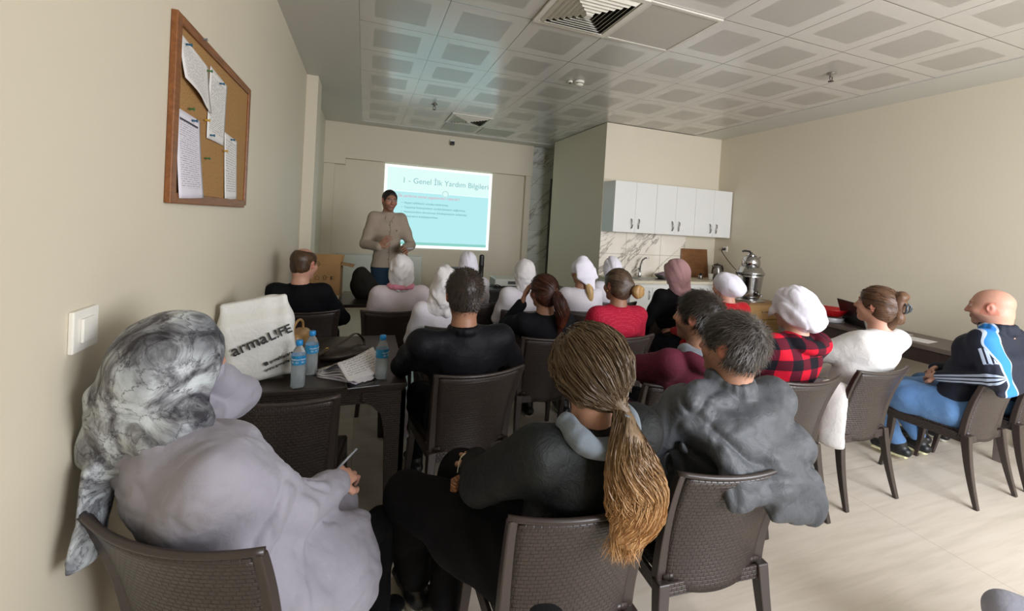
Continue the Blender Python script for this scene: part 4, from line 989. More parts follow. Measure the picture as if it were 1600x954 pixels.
def leg(s, S, k, e=0., sl=1., end=None):
    g = S['g']; F = S['fat']; K, A = S['K'+k], S['A'+k]
    s.chain([S['Hp'+k], (S['Hp'+k]+K)/2, K], [.088*g*F*sl+e, .078*g*F*sl+e, .058*g*sl+e], .04)
    A2 = A if end is None else A+(K-A)*end
    s.chain([K, K*.62+A2*.38, A2], [.057*g*sl+e, .054*g*sl+e, .040*g*max(sl, 1)+e], .02)
def shoe(parent, S, k, mat, sole, h=.006):
    A = S['A'+k]; f = np.asarray(S['T'+k], float); f = nrm(f); fl = nrm(np.array([f[0], f[1], 0.])); up = nrm(np.cross(np.cross(fl, f) if abs(f[2]) > .05 else np.cross([0, 0, 1.], fl)*-1, f)) if False else np.array([0, 0, 1.])
    side = np.cross(fl, up); z0 = A-np.array([0, 0, .075])
    if abs(f[2]) > .02: f2 = f
    else: f2 = fl
    s = SDF(); s.cap(A+np.array([0, 0, .01]), z0+f2*.0+up*.035, .044, .040, .02); s.ecap(z0+up*.022-f2*.045, z0+up*.02+f2*.14, (.040, .036), (.042, .026), side, .03)
    s.cap(A, z0+f2*.08+up*.03, .038, .032, .03)
    if abs(f[2]) <= .02: s.plane(z0+up*-.010, (0, 0, -1))
    o = s.mesh('shoe', h, mat, parent)
    q = SDF(); q.ecap(z0-up*.012-f2*.048, z0-up*.012+f2*.145, (.043, .014), (.044, .013), side, .0)
    q.mesh('sole', h, sole, o)
SHOE = plain('shoe_black', '17181a', .35); SOLE = plain('sole_white', 'b9b5a6', .6)
def person(label, o):
    S = sk_points(o); h = o.get('h', .009); hb = o.get('hb', h)
    root = empty('person', (0, 0, 0), 0, label, 'person')
    base = o['seat']; org = Vector((base[0], base[1], 0))
    g = S['g']; H, HR = S['H'], S['HR']
    # body: one continuous surface
    s = SDF(); torso(s, S, -.016); 
    for k in 'LR':
        arm(s, S, k, -.014); leg(s, S, k, -.014, min(1., o.get('tsl', 1.)))
        fd = nrm(np.array([*np.asarray(S['T'+k])[:2], 0])); s.chain([S['A'+k], S['A'+k]-np.array([0, 0, .045]), S['A'+k]-np.array([0, 0, .05])+fd*.12], [.032, .028, .020], .02)
    add_head(s, H, HR, g*o.get('hs', 1.), o.get('jaw', 1.), 1., S['N']-np.array([0, 0, .04]), fat=o.get('nfat', 0.))
    for k, sd in (('L', 1), ('R', -1)):
        hd = o.get('hand'+k)
        if hd is None: d = nrm(S['Wr'+k]-S['E'+k]+S['f']*.2); hd = dict(d=d, pn=(0, 0, -1), curl=.35)
        hand(s, S['Wr'+k]+nrm(S['Wr'+k]-S['E'+k])*.012, hd['d'], hd['pn'], sd*(-1 if hd.get('flip') else 1), hd.get('curl', .5), g, hd.get('thumb', .6))
    s.mesh('body', hb, SKIN, root, {'skincol': skincol(H, HR, g*o.get('hs', 1.), SK[o.get('skin', 'mid')], o.get('stubble', 0), brow=o.get('brow', (40, 30, 26)), bald=o.get('baldtint', 0), lips=o.get('lips', (150, 82, 74)), eye=not o.get('noeye'))})
    # trousers
    tm = o.get('trousers')
    if tm:
        s = SDF(); F = S['fat']; sl = o.get('tsl', 1.)
        s.ecap(S['P']-np.array([0, 0, .0]), S['P']*.6+S['W']*.4, (.150*F*g, .095*g), (.135*F*g, .090*g), S['r'], .04)
        for k in 'LR': leg(s, S, k, .006, sl, .06)
        s.wrinkle(folds(o.get('twr', .006), 6, (16, 38), 21), .04)
        s.mesh('trousers', h, tm, root)
    if o.get('shoes', True):
        for k in 'LR': shoe(root, S, k, o.get('shoem', SHOE), o.get('solem', SOLE))
    # top
    s = SDF(); e = o.get('loose', .008); torso(s, S, e, o.get('bust', 0)); sl = o.get('sleeve', 1.12)
    for k in 'LR': arm(s, S, k, e, o.get('cuff'), sl)
    if o.get('hem'):   # tunic over the lap
        for a, b, ra, rb in o['hem']: s.cap(a, b, ra, rb, .05)
    else:
        for k in 'LR': s.cap(S['Hp'+k]+np.array([0, 0, .01]), S['Hp'+k]*.75+S['K'+k]*.25, .084*g*S['fat']+e, .082*g*S['fat']+e, .04)
    if o.get('hood'):
        N = S['N']; hf = S['tf']; hr = S['tr']; q = o['hood']
        pts = [N+hr*math.cos(a)*.10*q-hf*(.055+math.sin(a)*.060*q)+np.array([0, 0, -.015-.03*max(0, math.sin(a))]) for a in np.linspace(-.5, math.pi+.5, 12)]
        s.chain(pts, [.022]+[.034]*10+[.022], .02)
    for f in o.get('top_extra', ()): f(s, S)
    # neck opening
    N = S['N']; nk = nrm(H+HR@np.array([0, -.03, -.1])-N)
    s.cap(N-nk*.005, N+nk*.14, .050*g+o.get('nfat', 0.), .060*g, .006, sub=True)
    N = S['N']; cw = o.get('collar', .011); rr = .062*g+o.get('nfat', 0.); up = nrm(H-N+np.array([0, 0, .06])); c0 = N-up*.012+up*cw*.7; ax = S['tr']; ay = nrm(np.cross(up, ax))
    pts = [c0+ax*math.cos(a)*rr+ay*math.sin(a)*rr*1.02+up*.012*math.sin(a) for a in np.linspace(0, 2*math.pi, 15)]
    for a, b in zip(pts[:-1], pts[1:]): s.ecap(a, b, (cw, .0085+.7*o.get('wr', .005)), (cw, .0085+.7*o.get('wr', .005)), up, .012)
    s.wrinkle(folds(o.get('wr', .005), 7, o.get('wf', (14, 34)), o.get('seed', 5), o.get('wdirs'), o.get('wsharp', False)), .05)
    top = s.mesh(o.get('topname', 'shirt'), h, o['top'], root, o.get('attrs', lambda S: None)(S) if o.get('attrs') else None)
    if o.get('headwear'): o['headwear'](root, S, o)
    root['_'] = 0; del root['_']
    # put the thing's origin at the floor under the seat
    root.location = org
    for c in root.children: c.location = -org
    return root, S
def shifted(o, root): o.location = -Vector(root.location); return o
# --- hair
def strand_attr(H, HR, tie=None):
    tie = np.array([0, -.10, .0]) if tie is None else np.asarray(tie)
    def fn(V):
        q = (V-H)@HR; d = q-tie; n = np.linalg.norm(d, axis=1)+1e-6; w = nrm(-tie+np.array([0, .03, .02])) if np.linalg.norm(tie) > .01 else np.array([0, 0, 1.])
        along = d@w; pr = d-along[:, None]*w; a = pr/(np.linalg.norm(pr, axis=1)[:, None]+.01)
        e1 = nrm(np.cross(w, [1., .01, 0])); e2 = np.cross(w, e1)
        return np.stack([a@e1*.13, a@e2*.13, n*.6], 1)
    return fn
def hair_short(mat, thick=.012, crown=0., front=.075, nape=-.075, seed=1, sides=True, h=.0055, messy=.003, strands=True, tone=None, strand_len=.02, cut=None):
    def f(root, S, o):
        H, R, g = S['H'], S['HR'], S['g']*o.get('hs', 1.); p = lambda x, y, z: H+R@np.array([x, y, z])*g; t = thick
        s = SDF(); s.ell(p(0, -.012, .036), np.array([.076+t*.8, .096+t*.8, .084+t])*g, R, .01)
        s.ell(p(0, -.038, -.022), np.array([.067+t*.4, .062+t*.4, .066])*g, R, .02)
        s.ell(p(0, .105, -.012), np.array([.088, .075, front])*g, R, .012, sub=True)
        s.ell(p(0, .05, -.085), np.array([.12, .065, .085])*g, R, .012, sub=True)
        s.plane(p(0, 0, nape), -R[:, 2]+.25*R[:, 1])
        for x in (-1, 1): s.ell(p(x*.085, -.002, -.004), np.array([.030, .026, .036])*g, R, .006, sub=True)
        if crown: s.ell(p(*crown[:3]), np.array(crown[3:])*g, R, .01, sub=True)
        s.wrinkle(folds(messy, 6, (70, 160), seed), .02)
        hr = s.mesh('hair', h, mat, root, {'strand': strand_attr(H, R, (0, -.07, .09))})
        if strands:
            V, Q = s.arrays(.010); q = (V-H)@R/g; r = np.random.default_rng(seed); ok = np.nonzero((q@q.T.diagonal() if False else np.ones(len(V))) > 0)[0]
            cen = p(0, -.01, .02); n = 5200; idx = r.choice(ok, n); P0 = V[idx]+r.normal(size=(n, 3))*.004
            nr = (P0-cen); nr /= np.linalg.norm(nr, axis=1)[:, None]
            w = p(0, -.075, .085)-cen; w = w/np.linalg.norm(w)
            fl = -(w-nr*(nr@w)[:, None]); fl /= np.linalg.norm(fl, axis=1)[:, None]+1e-6   # combed away from the whorl
            sw_ = np.cross(nr, fl); L = strand_len*r.uniform(.6, 1.3, n)[:, None]
            P1 = P0+(fl*.75+nr*.40+sw_*.25+r.normal(size=(n, 3))*.22)*L*.5; P2 = P1+(fl*.95+nr*.05+r.normal(size=(n, 3))*.25-np.array([0, 0, .2]))*L*.6
            keep = (((P2-H)@R/g)[:, 2] > nape-.02)
            ribbons(root, 'hair_strands', P0[keep]-nr[keep]*.004, P1[keep], P2[keep], sw_[keep], .0011, mat)
        return hr
    return f
def ribbons(root, name, P0, P1, P2, side, w, mat):
    n = len(P0); a = side*w
    V = np.concatenate([P0-a, P0+a, P1-a*.8, P1+a*.8, P2]); I = np.arange(n)
    Q = np.concatenate([np.stack([I, I+n, I+3*n, I+2*n], 1)]); T = np.stack([I+2*n, I+3*n, I+4*n, I+4*n], 1)
    me = bpy.data.meshes.new(name); F = [tuple(q) for q in Q.tolist()]+[(t[0], t[1], t[2]) for t in T.tolist()]
    me.from_pydata(V.tolist(), [], F); me.polygons.foreach_set('use_smooth', [True]*len(F))
    at = me.attributes.new('strand', 'FLOAT_VECTOR', 'POINT'); rr = np.random.default_rng(3).uniform(0, 2, (n, 3)); vv = np.concatenate([rr]*5); at.data.foreach_set('vector', vv.astype(np.float32).ravel())
    return link(name, me, mat, root)
def flow_ribbons(root, name, lines, w, mat, zz=None):
    """lines: list of (k,3) arrays; thin flat locks"""
    V = []; F = []; A = []; r = random.Random(2)
    for li, L in enumerate(lines):
        L = np.asarray(L); k = len(L); sd = np.array([r.gauss(0, 1), r.gauss(0, 1), r.gauss(0, .3)]); a0, a1 = r.random()*2, r.random()*2; acc = 0
        for i in range(k):
            t = nrm(L[min(i+1, k-1)]-L[max(i-1, 0)]); s_ = sd-t*(sd@t); s_ = s_/(np.linalg.norm(s_)+1e-9)*w*(1-.75*(i/(k-1))**3); V += [L[i]-s_, L[i]+s_]
            if i: acc += np.linalg.norm(L[i]-L[i-1])
            z = (zz[li][i] if zz is not None else acc); A += [(a0, a1, z)]*2
        b = len(V)-2*k
        F += [(b+2*i, b+2*i+1, b+2*i+3, b+2*i+2) for i in range(k-1)]
    me = bpy.data.meshes.new(name); me.from_pydata([tuple(v) for v in V], [], F); me.polygons.foreach_set('use_smooth', [True]*len(F))
    at = me.attributes.new('strand', 'FLOAT_VECTOR', 'POINT'); at.data.foreach_set('vector', np.asarray(A, np.float32).ravel())
    return link(name, me, mat, root)
def hair_long(mat, tie=(0, -.115, -.02), tail=None, seed=1, bun=None, clip=None, h=.006, t=.012, bangs=.07, band=None, nrib=1200, tailrib=900):
    def f(root, S, o):
        H, R, g = S['H'], S['HR'], S['g']*o.get('hs', 1.); p = lambda x, y, z: H+R@np.array([x, y, z])*g
        s = SDF(); s.ell(p(0, -.012, .036), np.array([.078+t*.8, .097+t*.8, .085+t])*g, R, .01)
        s.ell(p(0, -.040, -.025), np.array([.070+t*.5, .066+t*.5, .066])*g, R, .03); s.cap(p(0, -.06, -.02), p(*tie), .062*g, .022*g, .04)
        s.ell(p(0, .105, -.012), np.array([.086, .070, bangs])*g, R, .012, sub=True); s.ell(p(0, .055, -.09), np.array([.12, .062, .088])*g, R, .012, sub=True)
        for x in (-1, 1): s.ell(p(x*.088, .006, -.022), np.array([.030, .024, .034])*g, R, .006, sub=True)
        s.wrinkle(folds(.0018, 5, (60, 120), seed), .02)
        hr = s.mesh('hair', h, mat, root, {'strand': strand_attr(H, R, tie)})
        if nrib:
            V, _ = s.arrays(.010); r = np.random.default_rng(seed); idx = r.choice(len(V), nrib); lines = []; zz = []; T = p(*tie); cen = p(0, -.01, .02)
            for P0 in V[idx]:
                L = []; q = P0+r.normal(size=3)*.002; rad = np.linalg.norm(q-cen)
                for k in range(7):
                    u = k/6*.55; m = q*(1-u)+T*u; dv = m-cen; rr = rad*(1-u)+np.linalg.norm(T-cen)*u; L.append(cen+dv/np.linalg.norm(dv)*(rr+.0015+r.normal()*.0006))
                lines.append(L); d0 = np.linalg.norm(q-T); zz.append([0.05]*7)
            flow_ribbons(root, 'hair_strands', lines, .0014, mat, zz)
        if tail:
            pts = [p(*tie)]+[np.array(q, float) for q in tail['pts']]; rs = tail['r']; pts = [np.array(v) for v in spline(pts, 5)]; m = len(pts); rr = np.interp(np.linspace(0, len(rs)-1, m), range(len(rs)), rs)
            fl = tail.get('flat', 1.); s = SDF()
            for a_, b_, c_, d_ in zip(pts[:-1], pts[1:], rr[:-1]*.78, rr[1:]*.78): s.ecap(a_, b_, (c_, c_*fl), (d_, d_*fl), (1, 0, 0), .02)
            s.wrinkle(folds(.0022, 4, (110, 200), seed+3, [(0, 0, 1)]), .03)
            P_ = np.array(pts); cum = np.concatenate([[0], np.cumsum(np.linalg.norm(np.diff(P_, axis=0), axis=1))])
            def at(V):
                D = np.linalg.norm(V[:, None]-P_[None], axis=2); i = D.argmin(1); q = V-P_[i]; return np.stack([q[:, 0]*1.2, q[:, 1]*1.2, cum[i]], 1)
            s.mesh('ponytail', h, tail.get('mat', mat), root, {'strand': at})
            r = np.random.default_rng(seed+9); lines = []; zz = []; n1 = tailrib
            for i in range(n1):
                a = r.uniform(0, 6.28); q = .35+.75*r.random()**.5; k0 = int(r.uniform(0, m*.55)) if i % 3 else 0; k1 = int(min(m-1, k0+m*r.uniform(.35, .75))); L = []; ph = r.uniform(0, 6.28)
                if k1-k0 < 3: continue
                for k in range(k0, k1+1):
                    t_ = nrm(P_[min(k+1, m-1)]-P_[max(k-1, 0)]); e1 = nrm(np.cross(t_, [0, 1, .2])); e2 = np.cross(t_, e1); aa = a+.25*math.sin(k*.5+ph)
                    L.append(P_[k]+(e1*math.cos(aa)+e2*math.sin(aa)*fl)*rr[k]*q*(1+.08*math.sin(k*.9+ph)))
                if k1 == m-1:
                    for e_ in range(3): L.append(L[-1]+nrm(L[-1]-L[-2])*.018+r.normal(size=3)*.003)
                c2 = list(cum[k0:k1+1])+[cum[-1]]*(len(L)-(k1+1-k0)); lines.append(L); zz.append(c2)
            flow_ribbons(root, 'ponytail_strands', lines, .0012, tail.get('mat', mat), zz)
            if band: MB().tube([P_[1]+(np.cross(nrm(P_[2]-P_[0]), [0, 1, 0])*math.cos(a)+np.array([0, 1, 0])*math.sin(a))*(rr[0]*.85) for a in np.linspace(0, 6.3, 15)], .006, 8).build('hair_band', band, root)
        if bun:
            s = SDF(); c = p(*bun[:3]); b = bun[3]*g
            for i in range(10):
                a = i/10*6.28; q = c+R@np.array([math.cos(a)*b*.55, 0, math.sin(a)*b*.55]); a2 = (i+1)/10*6.28; q2 = c+R@np.array([math.cos(a2)*b*.55, -.008, math.sin(a2)*b*.55]); s.cap(q, q2, b*.5, None, .006)
            s.ell(c+R@np.array([0, -.01, 0]), (b*.5, b*.5, b*.5), R, .01); s.wrinkle(folds(.003, 5, (70, 130), seed), .02)
            s.mesh('hair_bun', h, bun[4], root, {'strand': strand_attr(c, R, (0, 0, 0.001))})
        if clip: clip(root, p, R, g)
    return f
def veil(mat, bun=.05, drop=.10, pad=.018, wr=.006, seed=3, h=.008, back=0., shoulders=.0, extra=(), openz=.0, name='headscarf', peak=None, band=None, fr=(34, 60)):
    """cloth tied over the head"""
    def f(root, S, o):
        H, R, g = S['H'], S['HR'], S['g']*o.get('hs', 1.); p = lambda x, y, z: H+R@np.array([x, y, z])*g
        s = SDF(); s.ell(p(0, -.014, .034), np.array([.078+pad, .098+pad, .086+pad])*g, R, .02)
        s.ell(p(0, -.035, -.03), np.array([.072+pad, .078+pad, .075])*g, R, .04)
        if bun: s.ell(p(0, -.095, -.005-back), np.array([.055, .045, .055])*g*(bun/.05), R, .05)
        if drop: s.cap(p(0, -.045, -.05), S['N']-S['tf']*.02+np.array([0, 0, .02]), .072*g+pad*.6, (.080+shoulders)*g, .06)
        if shoulders:
            for k in 'LR': s.cap(S['N'], S['S'+k]*.6+S['N']*.4, .06, .05, .04)
        for e_ in extra: e_(s, S, p, R)
        s.ell(p(0, .115, -.018+openz), np.array([.060, .075, .088])*g, R, .012, sub=True)
        if not drop: s.ell(p(0, .06, -.10), np.array([.13, .08, .075])*g, R, .01, sub=True)
        s.wrinkle(folds(wr, 6, fr, seed, [tuple(R[:, 1]*.7+R[:, 2]*.7), tuple(R[:, 1]), tuple(R[:, 2]*.6+R[:, 0]*.4)], True), .04)
        if wr > .004: s.wrinkle(folds(wr*.5, 5, (40, 80), seed+9), .03)
        s.mesh(name, h, mat, root)
    return f
# ------------------------------------------------------------------ clothes and the people themselves
WS = fabric('scarf_white', 'dad6d6', .8, 700, .2, .05); WS2 = fabric('scarf_white_cool', 'e3e0ea', .8, 700, .2, .05)
WT = fabric('uniform_white', 'd2ced4', .8, 700, .25, .06); PKW = fabric('uniform_pinkish', 'ccc2c6', .8, 700, .25, .06)
BLK = fabric('black_cloth', '0e0f13', .8); BLK2 = fabric('black_cotton', '0c0c0e', .85); BLU = fabric('jeans_dark', '1f3546', .85, 900, .3, .3)
JEAN = fabric('jeans_blue', '4f78ae', .85, 900, .35, .2, '6f97c6'); NAVYT = fabric('trousers_navy', '1b1e28', .85); GRYT = fabric('trousers_grey', '6f7378', .85)
H_DK = m_hair('dark', '17130f', '33291f'); H_BR = m_hair('brown', '2a1e14', '573e28'); H_GR = m_hair('greying', '1c1815', '554d46'); H_RED = m_hair('dark_red_brown', '1c0f0b', '4a2416', ('2e150d', '6e3420'))
H_LB = m_hair('light_brown', '4a3b2b', '6f5b43', ('926d45', 'cc9f6b')); H_BL = m_hair('blonde', '8f7146', 'd0b07c'); H_CL = m_hair('brown_clip', '3a291d', '6a4c36')
# presenter -----------------------------------------------------------
def placket(s, S):
    C, P = S['C'], S['P']; s.ecap(S['N']+S['tf']*.06-np.array([0, 0, .07]), P+S['tf']*.125-np.array([0, 0, .16]), (.016, .006), (.018, .006), S['tr'], .004)
def shirt_tail(s, S):
    s.ecap(S['P']+np.array([0, 0, .10]), S['P']-np.array([0, 0, .10]), (.148, .108), (.160, .120), S['r'], .05); s.plane((0, 0, 1.0), (0, 0, -1))
px, py = .285, 5.30
o = dict(seat=(px, py, 185), stand=True, head=(.275, 5.27, 1.785), hyaw=196, hpitch=-6, g=1.04, h=.007, hb=.0052, skin='tan', stubble=.35, brow=(25, 20, 18), sw=.148,
         pelvis=(px, py+.01, 1.00), ER=(.02, 5.27, 1.27), WrR=(.17, 5.06, 1.25), EL=(.545, 5.27, 1.27), WrL=(.44, 5.04, 1.235), trousers=BLU, top=fabric('shirt_beige', '9d8f7e', .85, 900, .25, .08), topname='shirt',
         KL=(.385, 5.28, .52), KR=(.185, 5.27, .52), AL=(.40, 5.33, .10), AR=(.16, 5.33, .10), TL=(.1, -1, 0), TR=(-.1, -1, 0),
         handR=dict(d=(.55, -.25, .75), pn=(.6, .75, -.1), curl=.35), handL=dict(d=(.25, -.85, .12), pn=(-.75, .2, -.55), curl=.9), collar=.014, top_extra=(placket, shirt_tail), wr=.006, loose=.010, sleeve=1.2,
         headwear=hair_short(m_hair('black_short', '0e0c0b', '241e1a'), .008, front=.092, nape=-.06, messy=.0015, strands=False))
pr_, S = person('man in a beige shirt and blue trousers standing and speaking beside the slide', o)
rc = empty('marker_pen', (0, 0, 0), 0, 'small grey clicker held in the standing speaker\'s hand', 'clicker'); wl = S['WrL']
d_ = nrm((.25, -.85, .12)); q0 = wl+d_*.085
MB().tube([q0+np.array([-.03, .0, .0]), q0+np.array([.02, -.01, .004]), q0+np.array([.075, -.03, .012])], [.008, .009, .007], 8).build('clicker_body', plain('clicker_grey', 'a7acaf', .3), rc)
MB().tube([q0+np.array([.0, -.006, .0095]), q0+np.array([.014, -.009, .011])], [.004, .004], 6).build('button', blk, rc)
rc.name = 'clicker'
from mathutils.bvhtree import BVHTree
sh_ = [c for c in pr_.children if c.name.startswith('shirt')][0]; bv = BVHTree.FromPolygons([v.co for v in sh_.data.vertices], [tuple(p.vertices) for p in sh_.data.polygons])
tf = Vector(S['tf']); tr = Vector(S['tr'])
def on_shirt(u, z, lift=.001):
    o_ = Vector((px, py, z))+tr*u+tf*.6; h_ = bv.ray_cast(o_, -tf); return (h_[0]+tf*lift) if h_[0] is not None else o_-tf*.5
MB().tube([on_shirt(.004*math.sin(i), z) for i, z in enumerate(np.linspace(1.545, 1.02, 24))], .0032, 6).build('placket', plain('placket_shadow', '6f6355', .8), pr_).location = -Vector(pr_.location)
for z in np.linspace(1.50, 1.10, 6): MB().lathe([(.0055, 0), (.0055, .002)], n=10, T=Matrix.Translation(on_shirt(.012, z, .0)) @ tf.to_track_quat('Z', 'Y').to_matrix().to_4x4()).build('button', plain('button_brown', '5b5046', .4), pr_).location = -Vector(pr_.location)
for s_ in (-1, 1):
    ps = [on_shirt(s_*a, z, .006) for a, z in ((.050, 1.605), (.030, 1.585), (.012, 1.56), (.028, 1.530), (.058, 1.555))]
    MB().add([*ps, *[p+tf*.006 for p in ps]], [(0, 1, 2, 3, 4), (5, 9, 8, 7, 6)]+[(i, (i+1) % 5, 5+(i+1) % 5, 5+i) for i in range(5)]).build('collar_flap', sh_.data.materials[0], pr_).location = -Vector(pr_.location)
c_ = on_shirt(.075*(-1 if tr.x < 0 else 1), 1.44, .001); MB().box(-.010, .010, -.001, .001, -.009, .009, T=Matrix.Translation(c_)).build('chest_logo', plain('logo_dark', '5a4e44', .7), pr_).location = -Vector(pr_.location)
# balding man, left row 1 ------------------------------------------------
def glasses(root, p, R, g):
    T = lambda x, y, z: Vector(p(x, y, z))
    for x in (-1, 1):
        MB().tube([T(x*.034+.021*math.cos(a), .104, .008+.016*math.sin(a)) for a in np.linspace(0, 6.28, 17)], .0018, 6).build('lens_rim', blk, root)
        MB().tube([T(x*.054, .102, .012), T(x*.080, .06, .012), T(x*.083, -.01, .010), T(x*.080, -.03, -.004)], .0018, 6).build('temple', plain('glasses_gold', '8a7444', .3, .9), root)
def hair_bald_man(root, S, o):
    hair_short(H_BR, .009, crown=(0, .030, .135, .085, .115, .062), front=.11, nape=-.085, messy=.0015, strands=False)(root, S, o)
    H, R, g = S['H'], S['HR'], S['g']; glasses(root, lambda x, y, z: H+R@np.array([x, y, z])*g, R, g)
person('balding man with glasses in a black shirt by the left wall', dict(seat=(-.36, 3.85, 0), head=(-.415, 3.62, 1.195), hyaw=-32, hpitch=-4, g=1.03, sw=.158, fat=1.04, h=.010, hb=.007, skin='rosy', trousers=NAVYT, top=BLK, collar=.014, headwear=hair_bald_man, baldtint=.35,
       EL=(-.535, 3.76, .80), ER=(-.12, 3.78, .74), WrR=(-.16, 4.02, .66), WrL=(-.50, 4.05, .67)))
# white uniforms, row 1 -------------------------------------------------
_, S12 = person('woman in pinkish-white top and white headscarf with pink collar at the front table', dict(seat=(.255, 3.82, 0), head=(.315, 3.66, 1.165), hyaw=-5, g=.97, sw=.175, fat=1.18, h=.010, skin='light', trousers=WT, top=PKW, noeye=True, wr=.008,
       headwear=veil(WS, bun=.05, seed=31, wr=.007)))
pc = SDF(); 
Nn = np.array([.31, 3.645, .985]); pc.chain([Nn+np.array([math.cos(a)*.082, math.sin(a)*.082, 0]) for a in np.linspace(0, 6.28, 13)], [.022]*13, .01)
lady = bpy.data.objects['person.002']; Nn = S12['N']+np.array([0, 0, .012]); pc = SDF(); pc.chain([Nn+np.array([math.cos(a)*.090, math.sin(a)*.086, 0]) for a in np.linspace(0, 6.28, 13)], [.022]*13, .01); q = pc.mesh('pink_collar', .008, fabric('pink_cloth', 'd98a9e', .8), lady); q.location = -lady.location; q['label'] = 'pink collar'
person('woman with long white headscarf over her shoulders, behind the man in black', dict(seat=(.66, 3.26, 0), head=(.585, 3.11, 1.135), hyaw=-8, g=.95, fat=1.08, h=.010, skin='light', trousers=WT, top=WT, noeye=True,
       headwear=veil(WS, bun=.03, seed=33, wr=.008, shoulders=.03, extra=(lambda s, S, p, R: s.ecap(p(-.02, -.06, -.06), p(-.04, -.085, -.20), (.085, .05), (.11, .045), R[:, 0], .05),))))
person('woman in a smooth white headscarf right in front of the laptop', dict(seat=(.98, 4.10, 0), head=(.985, 4.12, 1.175), hyaw=0, g=.94, h=.010, skin='light', trousers=WT, top=WT, noeye=True, headwear=veil(WS2, bun=.02, seed=34, wr=.004)))
person('woman in white top with rounded white headscarf left of the marble tiles', dict(seat=(1.40, 3.77, 0), head=(1.415, 3.68, 1.152), hyaw=-4, g=.96, fat=1.05, h=.010, skin='light', trousers=WT, top=WT, noeye=True, wr=.007, headwear=veil(WS, bun=.035, seed=35, wr=.005)))
def blonde(root, S, o):
    H, R, g = S['H'], S['HR'], S['g']; p = lambda x, y, z: H+R@np.array([x, y, z])*g
    hair_long(H_BL, tie=(.015, -.10, -.07), t=.006, nrib=0, h=.008, tail=dict(pts=[p(.03, -.125, -.13), p(.045, -.13, -.20), p(.05, -.125, -.245)], r=[.022, .032, .030, .016]), tailrib=250)(root, S, o)
    # square cloth pinned on top, hanging in a point behind
    s = SDF(); s.ell(p(0, -.01, .045), (.090, .105, .095), R, .02); s.ecap(p(0, -.035, .12), p(0, -.03, .135), (.05, .045), (.045, .04), R[:, 0], .05)
    s.ecap(p(-.01, -.07, .08), p(-.005, -.115, -.02), (.088, .03), (.10, .022), R[:, 0], .05); s.ecap(p(.0, -.11, .0), p(.075, -.135, -.135), (.095, .016), (.012, .010), R@np.array([.9, 0, .45]), .03); s.ecap(p(.06, -.10, .0), p(.125, -.10, -.025), (.05, .02), (.012, .010), R[:, 2], .03)
    s.ell(p(0, .115, -.018), (.062, .075, .105), R, .012, sub=True); s.ell(p(0, .02, -.08), (.14, .10, .06), R, .012, sub=True)
    s.wrinkle(folds(.004, 5, (18, 40), 7), .04); s.mesh('headscarf', .008, WS2, root)
person('blonde woman with a white square cloth hanging from her head', dict(seat=(1.96, 3.72, 0), head=(1.99, 3.66, 1.165), hyaw=2, g=.98, h=.010, skin='tan', trousers=WT, top=WT, headwear=blonde, noeye=True, ER=(2.22, 3.72, .80)))
person('woman in a white headscarf next to the kitchen tap', dict(seat=(2.52, 4.10, 0), head=(2.50, 3.92, 1.185), hyaw=-4, g=.98, h=.010, skin='light', trousers=WT, top=WT, noeye=True, headwear=veil(WS2, bun=.05, seed=37, wr=.007)))
# second row ---------------------------------------------------------
def handface(o):
    return o
hd16 = np.array([1.215, 2.765, 1.13])
person('woman with dark reddish ponytail resting her face on her hand', dict(seat=(1.27, 2.92, 3), head=hd16, hyaw=14, hroll=-3, g=1.0, h=.009, hb=.006, skin='tan', trousers=NAVYT, top=BLK, wr=.004, noeye=True,
       EL=(1.01, 2.95, .86), WrL=(1.10, 2.885, 1.02), handL=dict(d=(.25, -.05, 1), pn=(.9, -.2, -.2), curl=.45), ER=(1.50, 2.95, .78), WrR=(1.30, 3.12, .76),
       headwear=hair_long(H_RED, tie=(.02, -.125, .01), t=.012, nrib=500, seed=4, tail=dict(pts=[hd16+np.array([.055, -.16, -.04]), hd16+np.array([.085, -.16, -.12]), hd16+np.array([.085, -.14, -.21])], r=[.026, .042, .046, .022]), band=plain('band_pink', 'd8546a', .5), tailrib=600)))
H_BUN = m_hair('honey', '6a4b2a', 'c19a62')
def red_knit():
    t = NT('red_lace_knit'); vo = t.n('ShaderNodeTexVoronoi'); t.put(vo.inputs['Vector'], t.coord(scale=(1, 1, .8))); vo.inputs['Scale'].default_value = 95; vo.inputs['Randomness'].default_value = .25
    k = t.math('LESS_THAN', vo.outputs['Distance'], .32); t.base(t.mix(k, lin('a3152f'), lin('c03350')), .8, 0, .25); t.bump(vo.outputs['Distance'], .5, .004); return t.m
hd19 = np.array([1.84, 2.80, 1.175])
def earring(root, p, R, g):
    MB().lathe([(0, -.006), (.005, -.003), (.006, .001), (.003, .006)], n=10, T=Matrix.Translation(Vector(p(-.084, .008, -.036)))).build('earring', plain('gold', 'c9a24a', .2, 1), root)
person('woman in red lacy sweater with a blonde hair bun and earring', dict(seat=(1.81, 2.87, 0), head=hd19, hyaw=12, g=1.05, fat=1.16, sw=.17, h=.008, hb=.006, skin='tan', trousers=NAVYT, top=red_knit(), topname='sweater', wr=.004, drop=.01,
       headwear=hair_long(m_hair('ash_brown', '2b2019', '5f4a38'), tie=(.03, -.11, .02), t=.010, nrib=600, seed=6, bun=(.055, -.150, -.02, .048, H_BUN), clip=earring)))
PNK = fabric('scarf_dusty_pink', 'a67f80', .8, 600, .25, .1)
def tailp(s, S, p, R): s.ecap(p(.05, -.10, -.06), p(.07, -.12, -.26), (.045, .018), (.05, .014), R[:, 0], .03); s.ell(p(0, -.055, .03), (.098, .095, .105), R, .03)
